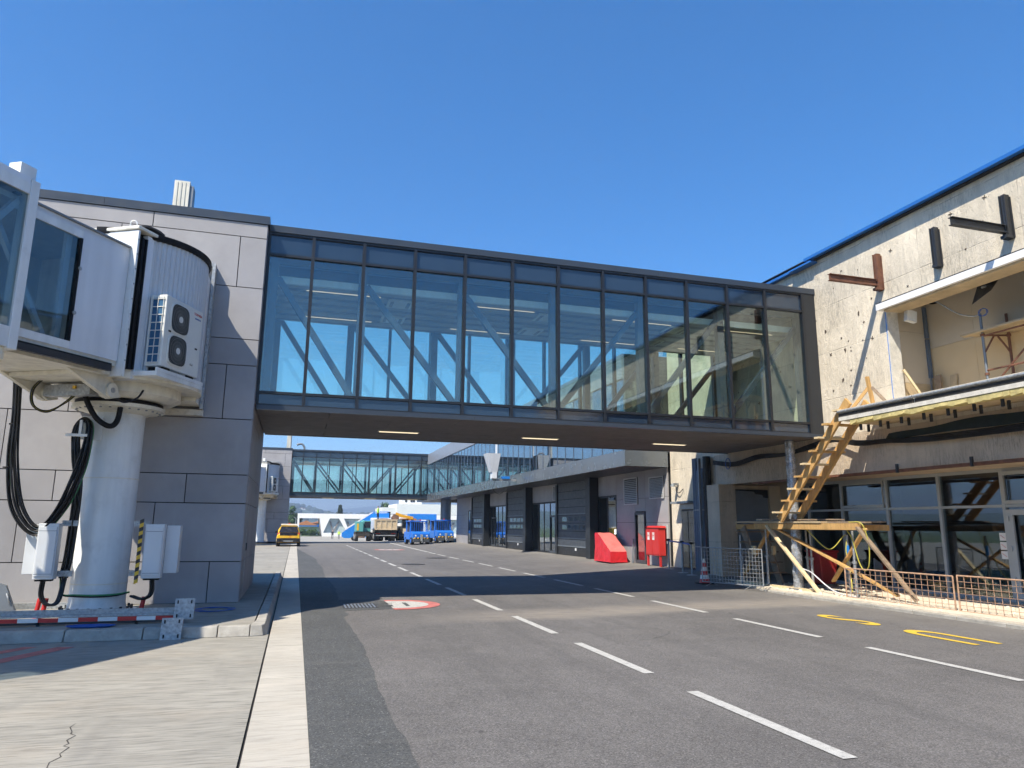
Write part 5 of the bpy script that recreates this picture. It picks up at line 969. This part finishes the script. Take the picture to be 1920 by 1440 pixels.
def make_tug():
    t = thing('baggage_tug', 'blue baggage tow tractor with striped bumper, the nearer of two', 'tow tractor', (9.78, 58.6, rz(9.78, 58.6)), .1, 'blue tow tractors parked by the terminal', local=True)
    MB().px([(0,.55),(.0,.95),(.25,1.05),(.9,1.1),(.9,.4),(.2,.4)], -.75, .75).build('bonnet', 'blue_tug', t, bev=.03)
    MB().box(-.8, .8, .9, 2.9, .4, 1.05).build('chassis_body', 'blue_tug', t, bev=.03)
    for x in (-.74, .74):
        for y in (.95, 2.3): MB().bar((x,y,1.05),(x*.96,y+.08,1.92),.09,.09).build('cab_post', 'blue_tug', t)
        for y in (.45, 2.4): wheel(t, x*.92, y, .3, .25, 1 if x > 0 else -1, 'blue_tug')
    MB().box(-.8, .8, .9, 2.5, 1.92, 2.02).build('cab_roof', 'blue_tug', t, bev=.03); MB().box(-.66, .66, .98, 1.0, 1.12, 1.9).build('windscreen', 'clear_glass', t); MB().box(-.66, .66, 2.3, 2.34, 1.05, 1.9).build('rear_panel', 'seat_grey', t)
    for k in range(7): MB().box(-.6+.2*k-.015, -.6+.2*k+.015, .93, .95, 1.1, 1.9).build('guard_bar', 'blue_tug', t)
    for s in (-1, 1): MB().box(s*.43-.27, s*.43+.27, -.14, .18, .2, .5).build('counterweight', 'door_grey', t, bev=.02); MB().cyl((s*.5,-.01,.75),(s*.5,.02,.75),.07,n=14).build('headlamp', 'sign_white', t)
    hz = MB()
    for k in range(10): x = -.7+.14*k; hz.m(k % 2).prism([(x,-.145,.5),(x+.14,-.145,.5),(x+.19,-.145,.6),(x+.05,-.145,.6)], [(x,.1,.5),(x+.14,.1,.5),(x+.19,.1,.6),(x+.05,.1,.6)])
    hz.build('hazard_bumper', ['hazard_yellow', 'hazard_black'], t)
    MB().box(-.09, .09, -.22, 0, .3, .85).build('tow_hitch', 'galvanised', t, bev=.02); MB().tube([(-.0+.07*math.cos(a*.5),-.24,.3+.12*math.sin(a*.5)) for a in range(14)], .025, 6).build('hitch_ring', 'galvanised', t); MB().cyl((.3,1.6,2.02),(.3,1.6,2.14),.06,n=10).build('beacon', 'sign_red', t); MB().box(-.3, .3, 1.5, 1.9, 1.05, 1.4).build('seat', 'seat_grey', t)
    return t
tg = make_tug(); tg.scale = (.94, .94, .94); tg2 = copy_tree(tg, None, (2.25, 1.3, .1), 'blue baggage tow tractor nearest the terminal wall, the further of two')
# passenger stairs
ps = thing('passenger_stairs', 'bright blue mobile passenger stairs rising to the right behind the excavator', 'stairs vehicle', (5.62, 93, gz(93)), local=True)
for yy in (-.9, .9):
    MB().py([(0,.5),(.25,.35),(.9,.35),(4.3,2.7),(5.6,2.75),(5.6,3.45),(3.6,3.4),(.45,1.3),(0,.95)], yy-.05, yy+.05).build('side_cheek', 'blue_stairs', ps); MB().bar((.3,yy,1.35),(3.55,yy,3.5),.09,.09).build('handrail', 'sign_white', ps); MB().bar((3.55,yy,3.55),(5.6,yy,3.6),.08,.08).build('handrail', 'blue_stairs', ps)
for k in range(14): MB().box(.5+.25*k, .78+.25*k, -.84, .84, .45+.175*k, .5+.175*k).build('step', 'grey_steel', ps)
MB().box(.7, 5.4, -.8, .8, .45, .75).build('chassis', 'blue_stairs', ps); MB().bar((4.6,0,.7),(3.6,0,2.4),.3,.3).build('lift_strut', 'blue_stairs', ps); MB().box(4.0, 5.4, -.8, .8, .75, 1.5).build('engine_house', 'blue_stairs', ps)
for x in (1.5, 4.7):
    for s in (-.85, .85): wl = MB().cyl((x,s-.12,.3),(x,s+.12,.3),.3,n=16).build('wheel', 'tyre', ps, smooth=40); MB().cyl((x,s*1.02-.13,.3),(x,s*1.02+.13,.3),.15,n=12).build('rim', 'galvanised', wl)
MB().box(5.6, 5.75, -1, 1, 2.7, 3.6).build('front_bumper', 'black_rubber', ps)
# wheeled excavator
ex = thing('wheeled_excavator', 'teal wheeled excavator parked left of the tipper truck', 'excavator', (7.45, 84, gz(84)), local=True)
MB().box(-.85, .85, .3, 2.6, .95, 1.05).build('turntable', 'chassis', ex); MB().box(-.85, -.02, .3, 2.6, 1.05, 2.2).build('engine_cover', 'teal', ex, bev=.06); MB().box(.04, .85, .9, 2.4, 1.05, 2.3).build('cab', 'teal', ex, bev=.05)
MB().box(.12, .78, .86, .9, 1.5, 2.2).build('cab_window', 'window_dark', ex); MB().box(.85, .87, 1.1, 2.2, 1.5, 2.2).build('side_window', 'window_dark', ex); MB().box(-.75, -.55, .26, .3, 1.2, 1.95).build('side_stripe', 'hazard_yellow', ex); MB().box(-.8, .8, .5, 2.6, .55, .92).build('undercarriage', 'chassis', ex)
for s in (-1, 1):
    for y in (.75, 2.5): wheel(ex, s*.72, y, .5, .34, s, 'panel_light')
MB().bar((.2,2.4,1.3),(.2,4.4,2.2),.35,.4).build('boom', 'teal', ex); MB().bar((.2,4.4,2.2),(.2,5.4,1.2),.28,.3).build('dipper', 'teal', ex); MB().box(-.25, .65, 5.2, 5.8, .3, 1.2).build('bucket', 'bucket', ex, bev=.08); MB().box(-.7, .7, .1, .3, .55, .9).build('blade', 'chassis', ex)
# tipper truck (seen from behind)
tk = thing('tipper_truck', 'tipper truck with cream ribbed body seen from behind', 'truck', (10.1, 85.5, gz(85.5)), local=True)
MB().hexa([(-1.25,.0,1.3),(1.25,.0,1.3),(1.25,4.6,1.3),(-1.25,4.6,1.3)], [(-1.32,-.08,2.45),(1.32,-.08,2.45),(1.32,4.6,2.45),(-1.32,4.6,2.45)]).build('tipper_body', 'bed_cream', tk)
for x in (-1.2, -.6, 0, .6, 1.2): MB().hexa([(x-.07,-.06,1.3),(x+.07,-.06,1.3),(x+.07,-.0,1.3),(x-.07,-.0,1.3)], [(x-.07,-.15,2.45),(x+.07,-.15,2.45),(x+.07,-.08,2.45),(x-.07,-.08,2.45)]).build('tailgate_rib', 'bed_cream', tk)
for z, d in ((1.3,-.07),(2.37,-.16)): MB().box(-1.3, 1.3, d, d+.05, z, z+.12).build('tailgate_rail', 'bed_cream', tk)
for s in (-1, 1): MB().hexa([(s*1.27,.2,1.35),(s*1.34,.2,1.35),(s*1.34,4.5,1.35),(s*1.27,4.5,1.35)], [(s*1.33,.2,2.4),(s*1.38,.2,2.4),(s*1.38,4.5,2.4),(s*1.33,4.5,2.4)]).build('side_board', 'panel_white', tk); MB().box(s*.9-.28, s*.9+.28, .05, .1, .85, 1.15).build('lamp_cluster', 'sign_red', tk)
MB().box(-.5, .5, .1, 6.5, .75, 1.28).build('chassis', 'chassis', tk); MB().box(-1.15, 1.15, -.02, .05, .62, .72).build('rear_bar', 'galvanised', tk); MB().box(-1.2, 1.2, 4.8, 6.6, .9, 2.7).build('cab', 'panel_white', tk, bev=.1)
for s in (-1, 1):
    for y in (.9, 2.2, 5.8): wheel(tk, s*.9, y, .5, .55, s, 'panel_light')
MB().hexa([(-1.1,.3,2.4),(1.1,.3,2.4),(1.1,4.3,2.4),(-1.1,4.3,2.4)], [(-.5,1.2,2.62),(.6,1.0,2.58),(.4,3.5,2.66),(-.6,3.4,2.6)]).build('load', 'bucket', tk); MB().box(-1.25, 1.25, .02, .06, .9, 1.25).build('mud_flaps', 'black_rubber', tk)
# white van
vn = thing('white_van', 'white panel van half hidden between the tipper truck and the loader', 'van', (12.05, 90, gz(90)), local=True)
loft([sec(0,.95,.4,1.9,.85),sec(.1,.98,.35,2.1,.88),sec(3.4,.98,.35,2.15,.88),sec(4.3,.98,.35,1.4,.9),sec(5.0,.9,.4,1.1,.8)], 'body', 'white_wall', vn); MB().box(-.7, .7, -.02, .01, 1.25, 1.8).build('rear_window', 'window_dark', vn); MB().box(-.98, .98, -.08, .02, .38, .58).build('bumper', 'black_rubber', vn)
for s in (-1, 1):
    MB().box(s*.82-.08, s*.82+.08, -.02, .02, .8, 1.2).build('tail_lamp', 'sign_red', vn)
    for y in (.9, 4.0): wheel(vn, s*.86, y, .34, .22, s)
# wheel loader with raised arm
wl_ = thing('wheel_loader', 'orange yellow loader with its bucket arm raised to the left, behind the blue tug', 'loader', (13.0, 88, gz(88)), local=True)
MB().box(-.9, .9, -.2, 2.6, .8, 1.6).build('body', 'chassis', wl_, bev=.05); MB().box(-.6, .7, .6, 1.9, 1.6, 2.6).build('cab', 'window_dark', wl_, bev=.05); MB().box(-.7, .8, .5, 2.0, 2.6, 2.7).build('cab_roof', 'loader_orange', wl_); MB().bar((.3,.2,1.7),(.2,.1,2.9),.35,.3).build('swing_post', 'loader_orange', wl_)
MB().bar((.6,.1,2.75),(-1.2,.0,3.05),.3,.32).build('arm', 'loader_yellow', wl_); MB().bar((-.6,.0,2.95),(-1.5,.0,3.25),.26,.3).build('arm_tip', 'loader_yellow', wl_); MB().bar((1.0,.2,2.55),(-.1,.1,2.8),.35,.2).build('rear_link', 'loader_orange', wl_)
MB().prism([(-2.05,-.4,2.75),(-1.75,-.4,2.45),(-1.1,-.4,2.6),(-1.2,-.4,3.0),(-1.7,-.4,3.2)], [(-2.05,.4,2.75),(-1.75,.4,2.45),(-1.1,.4,2.6),(-1.2,.4,3.0),(-1.7,.4,3.2)]).build('bucket', 'bucket', wl_); MB().box(-.6, .6, -.25, -.2, .9, 1.5).build('grille', 'bed_cream', wl_)
for s in (-1, 1):
    for y in (.3, 2.2): wheel(wl_, s*.85, y, .62, .42, s, 'loader_yellow')
bt = thing('blue_loader_truck', 'pale blue high loader truck standing behind the two tugs', 'truck', (16.1, 96, gz(96)), local=True)
MB().box(-1.7, 1.9, 0, 2.2, 2.75, 3.5).build('box_body', 'blue_stairs', bt, bev=.04); MB().box(-1.6, 1.8, .2, 2, .9, 1.2).build('chassis', 'blue_tug', bt)
for x in (-1.4, 1.6):
    for y in (.2, 2.0): MB().bar((x,y,1.2),(x*.8,y,2.75),.12,.12).build('scissor_arm', 'chassis', bt)
MB().box(-.5, .6, .1, .5, 1.2, 2.2).build('operator_cab', 'panel_white', bt)
for s in (-1, 1):
    for y in (.5, 1.8): wheel(bt, s*1.3, y, .45, .3, s)
# ---------------------------------------------------------------- people
def person(loc, rz, mats, label, pose=0):
    me = bpy.data.meshes.new('person'); s = .12 if pose == 0 else .05
    V = [(0,0,.95),(0,0,1.15),(0,.01,1.38),(0,.01,1.5),(0,.02,1.62),(0,.03,1.74), (-.1,0,.92),(-.11,s,.5),(-.11,s*.2,.09),(-.11,s*.2+.14,.05), (.1,0,.92),(.11,-s,.5),(.11,-s*1.8,.1),(.11,-s*1.8+.14,.05), (-.2,0,1.4),(-.25,-.06,1.14),(-.25,.04,.9),(-.25,.07,.8), (.2,0,1.4),(.25,.04,1.14),(.25,.12,.92),(.25,.15,.82)]
    E_ = [(0,1),(1,2),(2,3),(3,4),(4,5),(0,6),(6,7),(7,8),(8,9),(0,10),(10,11),(11,12),(12,13),(2,14),(14,15),(15,16),(16,17),(2,18),(18,19),(19,20),(20,21)]
    Rr = [.15,.15,.17,.06,.095,.085,.1,.07,.05,.04,.1,.07,.05,.04,.065,.05,.04,.035,.065,.05,.04,.035]
    me.from_pydata(V, E_, []); o = bpy.data.objects.new('tmp', me); C.objects.link(o); sk = o.modifiers.new('s', 'SKIN'); sk.use_smooth_shade = True
    for i, r in enumerate(Rr): me.skin_vertices[0].data[i].radius = (r, r*.8)
    me.skin_vertices[0].data[0].use_root = True; o.modifiers.new('d', 'SUBSURF').levels = 1; o.modifiers['d'].render_levels = 1
    bpy.context.view_layer.update(); m2 = bpy.data.meshes.new_from_object(o.evaluated_get(bpy.context.evaluated_depsgraph_get())); bpy.data.objects.remove(o)
    m2.materials.clear()
    for x in mats: m2.materials.append(MATS[x])       # skin, hair, top, trousers, shoes
    for p in m2.polygons:
        z, y, x = p.center.z, p.center.y, abs(p.center.x)
        p.material_index = 4 if z < .11 else 3 if z < .95 and x < .2 else 0 if (x > .2 and z < .93) else 2 if z < 1.48 else 1 if (z > 1.7 or (z > 1.6 and y < .0)) else 0
    p = bpy.data.objects.new('person', m2); C.objects.link(p); p.location = loc; p.rotation_euler.z = rz; return tag(p, label, 'person')
person((7.1,148,gz(148)), math.pi+.1, ['skin','hair','cloth_dark','cloth_dark','chassis'], 'person in dark clothes walking across the far plaza')
person((8.35,148,gz(148)), math.pi-.2, ['skin','hair','vest','cloth_navy','chassis'], 'person in a lime safety vest walking beside the one in dark clothes')
person((9.2,86.3,2.05), 1.2, ['skin','hair','vest','cloth_dark','chassis'], 'person in a green safety vest standing on the tipper truck load', 1)
# ---------------------------------------------------------------- far buildings
YW = 184.; G = -1.32
wb = thing('white_hall', 'long low white building with slanted openings and dark V struts at the road end', 'building', (20, YW, G))
MB().box(.4, 50, YW, YW+.6, 3.0, 4.15).build('top_band', 'white_wall', wb); MB().box(6.0, 50, YW, YW+.6, G, -.45).build('base_band', 'white_wall', wb); MB().box(.4, .85, YW, YW+.6, G, 3.0).build('end_post', 'white_wall', wb)
MB().py([(5.55,3.0),(8.0,3.0),(6.6,-.45),(6.2,-.45)], YW, YW+.6).build('slanted_pier', 'white_wall', wb)
MB().py([(5.35,3.0),(5.6,3.0),(6.3,G),(6.0,G)], YW, YW+6).build('reveal', 'house_grey', wb)
x = 10.4
for k in range(6):
    MB().py([(x-.2,3.0),(x+1.0,3.0),(x+2.6,-.45),(x+1.9,-.45)] if k % 2 == 0 else [(x+1.5,3.0),(x+2.9,3.0),(x+.9,-.45),(x+.2,-.45)], YW+.01, YW+.59).build('slanted_pier', 'white_wall', wb); x += 6.2
MB().box(6.2, 49.5, YW+.9, YW+1.1, -.45, 3.0).build('glass_wall', 'pale_glass', wb); MB().box(.4, 50, YW+.6, YW+9, 4.0, 4.15).build('roof', 'white_wall', wb)
for xx in (8.0, 12.2, 18.4, 24.6, 30.8, 37):
    MB().py([(xx,2.3),(xx+.35,2.3),(xx+1.0,-.1),(xx+.75,-.3)], YW+.62, YW+.85).build('strut', 'house_grey', wb); MB().py([(xx+2.0,2.3),(xx+2.4,2.3),(xx+1.15,-.3),(xx+.85,-.1)], YW+.62, YW+.85).build('strut', 'house_grey', wb)
b2 = thing('white_block', 'large plain white block with a stepped roof box behind the tugs', 'building', (40, 240, G))
MB().box(26.9, 70, 240, 262, G, 7.2).build('wall', 'white_wall', b2); MB().box(31.5, 70, 239.6, 262, 5.0, 8.4).build('upper_wall', 'white_wall', b2); MB().box(26.7, 70, 239.7, 239.9, 4.7, 5.1).build('grey_band', 'house_grey', b2)
ph = MB().box(33.3, 40, 241, 248, 8.4, 10.2).build('roof_box', 'white_wall', b2)
for x in (34.4, 36.2, 37.0): MB().box(x, x+.7, 240.9, 241, 9.0, 9.7).build('window', 'window_dark', ph)
MB().tube([(40.6+.6*math.cos(a*.4),239.9,9.3+.6*math.sin(a*.4)) for a in range(17)], .07, 5).build('roof_ring', 'grey_steel', b2)
def house(x, y, w_, d, h, rh, wall, label):
    t = thing('house', label, 'house', (x, y, G), group='houses beyond the plaza'); MB().box(x-w_/2, x+w_/2, y, y+d, G, G+h).build('wall', wall, t)
    MB().py([(x-w_/2-.4,G+h),(x+w_/2+.4,G+h),(x,G+h+rh)], y-.4, y+d+.4).build('roof', 'roof_orange', t)
    for k in range(3): MB().box(x-w_/2+.8+k*(w_-1.6)/3, x-w_/2+1.7+k*(w_-1.6)/3, y-.03, y-.001, G+h*.45, G+h*.75).build('window', 'window_dark', t)
house(-2.4, 240, 2.6, 7, 3.4, 1.6, 'white_wall', 'tall white house with a steep orange roof beside the tower')
house(3.2, 235, 6, 8, 2.6, 1.4, 'house_yellow', 'yellow house with an orange roof seen through the first white opening')
house(8.2, 250, 6, 8, 3.2, .9, 'house_grey', 'grey house seen through the right half of the first white opening')
house(-5, 262, 6, 8, 3.4, 1.8, 'white_wall', 'white house with an orange roof further back on the left')
sg = thing('blue_canopy', 'low white shelter with a blue roof edge behind the round bushes', 'shelter', (3, 212, G)); MB().box(-1.5, 7, 212, 214, G+2.1, G+2.5).build('roof', 'white_wall', sg); MB().box(-1.5, 7, 211.9, 211.99, G+2.3, G+2.5).build('blue_edge', 'blue_stairs', sg); MB().box(-1.2, 6.6, 213.5, 213.8, G, G+2.1).build('wall', 'white_wall', sg); MB().box(6.0, 6.8, 211.8, 211.88, G+2.1, G+2.9).build('sign_board', 'blue_tug', sg)
lp = thing('lamp_post', 'slim pale street lamp post beyond the plaza', 'street lamp', (.05, 215, G)); MB().cyl((.05,215,G),(.05,215,G+4.6),.07,.05,n=8).build('post', 'panel_light', lp); MB().bar((.05,215,G+4.55),(-.5,215,G+4.7),.1,.08).build('head', 'panel_light', lp)
# ---------------------------------------------------------------- vegetation
def foliage(clumps, n, size, name, m, par):
    mb = MB()
    for _ in range(n):
        cx, cy, cz, r = random.choice(clumps); d = Vector((random.gauss(0,1),random.gauss(0,1),random.gauss(0,1))).normalized()*r*random.uniform(.55,1.02); p = Vector((cx,cy,cz))+d
        a = Vector((random.gauss(0,1),random.gauss(0,1),random.gauss(0,1))).normalized(); b = a.cross(d.normalized() if abs(a.dot(d.normalized())) < .95 else Vector((0,0,1))).normalized(); s = size*random.uniform(.6,1.3)
        mb.add([p-a*s, p+b*s*.6, p+a*s, p-b*s*.6], [(0,1,2,3)])
    return mb.build(name, m, par)
def tree(x, y, h, r, m, label, conif=False, n=1500, cat='tree', group=None, nm='tree'):
    t = thing(nm, label, cat, (x, y, G), group=group); MB().cyl((x,y,G),(x,y,G+h*.8),h*.03,h*.012,n=8).build('trunk', 'bark', t)
    if conif: cl = [(x+random.uniform(-.3,.3)*r*(1-k/9), y+random.uniform(-.3,.3)*r, G+h*(.2+.085*k), r*(1.0-.085*k)) for k in range(10)]
    else: cl = [(x+random.gauss(0,.42)*r, y+random.gauss(0,.42)*r, G+h*.6+random.gauss(0,.17)*h, r*random.uniform(.35,.6)) for k in range(9)]
    foliage(cl, n, r*.13, 'crown', m, t)
tree(14.6, 260, 9.4, 2.2, 'leaf_dark', 'dark conifer standing up behind the white hall roof', True, 2200, nm='conifer_tree')
tree(-1.2, 222, 6.6, 1.9, 'leaf_mid', 'broad green tree left of the white hall end post'); tree(-.3, 250, 6.8, 2.2, 'leaf_dark', 'dark tree behind the street lamp'); tree(34.5, 300, 13, 3.0, 'leaf_mid', 'round green tree rising beside the white roof box')
for i, x in enumerate((1.9, 3.9, 4.9, 6.2, 2.9)):
    t = thing('bush', ('round clipped bush at the left of the first white opening', 'round clipped bush in the middle of the first white opening', 'round bush left of the small shelter sign', 'low bush at the right of the first white opening', 'low bush behind the two round ones')[i], 'bush', (x, 199, G), group='bushes in the first white opening'); r = (1.0,.9,.9,.5,.6)[i]
    foliage([(x,199+.5*i,G+r*.9,r)], 900, .12, 'foliage', 'leaf_mid', t); MB().cyl((x,199+.5*i,G),(x,199+.5*i,G+r),.06,n=6).build('stem', 'bark', t)
struct('lawn', MB().add([(-1,190,G+.02),(12,190,G+.02),(12,206,G+.02),(-1,206,G+.02)], [(0,1,2,3)]), 'grass')
# ---------------------------------------------------------------- hills
def hills(name, R0, R1, prof, m, seed, amp):
    rd = random.Random(seed); ph = [(rd.uniform(0,6.28), rd.choice((3,5,8,13,21,34)), rd.uniform(.3,1)) for _ in range(9)]
    n = 360; rows = 7; vs = []; fs = []
    for j in range(rows):
        t = j/(rows-1); R = R0+(R1-R0)*t
        for i in range(n):
            a = 2*math.pi*i/n; ad = math.degrees(math.atan2(math.sin(a), math.cos(a))); h = prof(ad)
            h += amp*sum(q*math.sin(p+f*a) for p, f, q in ph)/3; h = max(h, amp*.3)
            z = -3+(h+3)*math.sin(t*math.pi/2)**1.3 + (rd.uniform(-.02,.02)*h if 0 < j else 0); vs.append((R*math.sin(a), R*math.cos(a), z))
    for j in range(rows-1):
        for i in range(n): fs.append((j*n+i, j*n+(i+1)%n, (j+1)*n+(i+1)%n, (j+1)*n+i))
    return struct(name, MB().add(vs, fs), m, smooth=80)
def pn(ad):      # a = bearing from +Y towards +X, in degrees
    return 30+26*math.exp(-((ad+.2)/1.6)**2)+(16 if ad < -2 else 0)
def pfar(ad): return 105+75*(1-math.exp(-max(ad, 0)/5))+(-20 if ad < 0 else 0)
hills('near_hills', 1300, 2500, pn, 'hill_near', 3, 5); hills('far_hills', 4200, 6200, pfar, 'hill_far', 9, 22)
rd = random.Random(5); mb = MB()
for k in range(260):   # scattered farmhouses and tree clumps on the near hill
    a = math.radians(rd.uniform(-8, 14)); R = rd.uniform(1500, 2450); x, y = R*math.sin(a), R*math.cos(a); t = (R-1300)/1200; z = -3+(pn(math.degrees(a))+1)*math.sin(t*math.pi/2)**1.3
    if k % 5 == 0: w_ = rd.uniform(2.5,5); mb.m(0).box(x-w_, x+w_, y, y+6, z-4, z+3.2); mb.m(1).py([(x-w_-.5,z+3.2),(x+w_+.5,z+3.2),(x,z+5.6)], y-.5, y+6.5)
    else:
        for q in range(5):
            r = rd.uniform(4,9); xx, yy = x+rd.uniform(-18,18), y+rd.uniform(-10,10); mb.m(2).lathe([(0,-r),(r*.8,-r*.4),(r,.2*r),(r*.6,.8*r),(0,r)], (xx,yy,z+r*.5), 7)
tag(mb.build('hillside_village', ['white_wall','roof_orange','leaf_dark']), 'scattered houses and tree clumps across the far hillside', 'hillside', kind='stuff')
# ---------------------------------------------------------------- summer haze
hz = MB().box(-7200, 7200, -7200, 7400, -8, 260).build('haze', 'core_dark'); hz.data.materials.clear()
g = NG('haze_air'); pv = g.n('ShaderNodeVolumePrincipled'); pv.inputs['Color'].default_value = (.62, .78, 1, 1); pv.inputs['Density'].default_value = .00042; pv.inputs['Anisotropy'].default_value = .2
g.l(pv.outputs[0], g.o.inputs['Volume']); g.m.cycles.homogeneous_volume = True; hz.data.materials.append(g.m); tag(hz, 'thin blue summer haze over the distance', 'haze', kind='stuff')
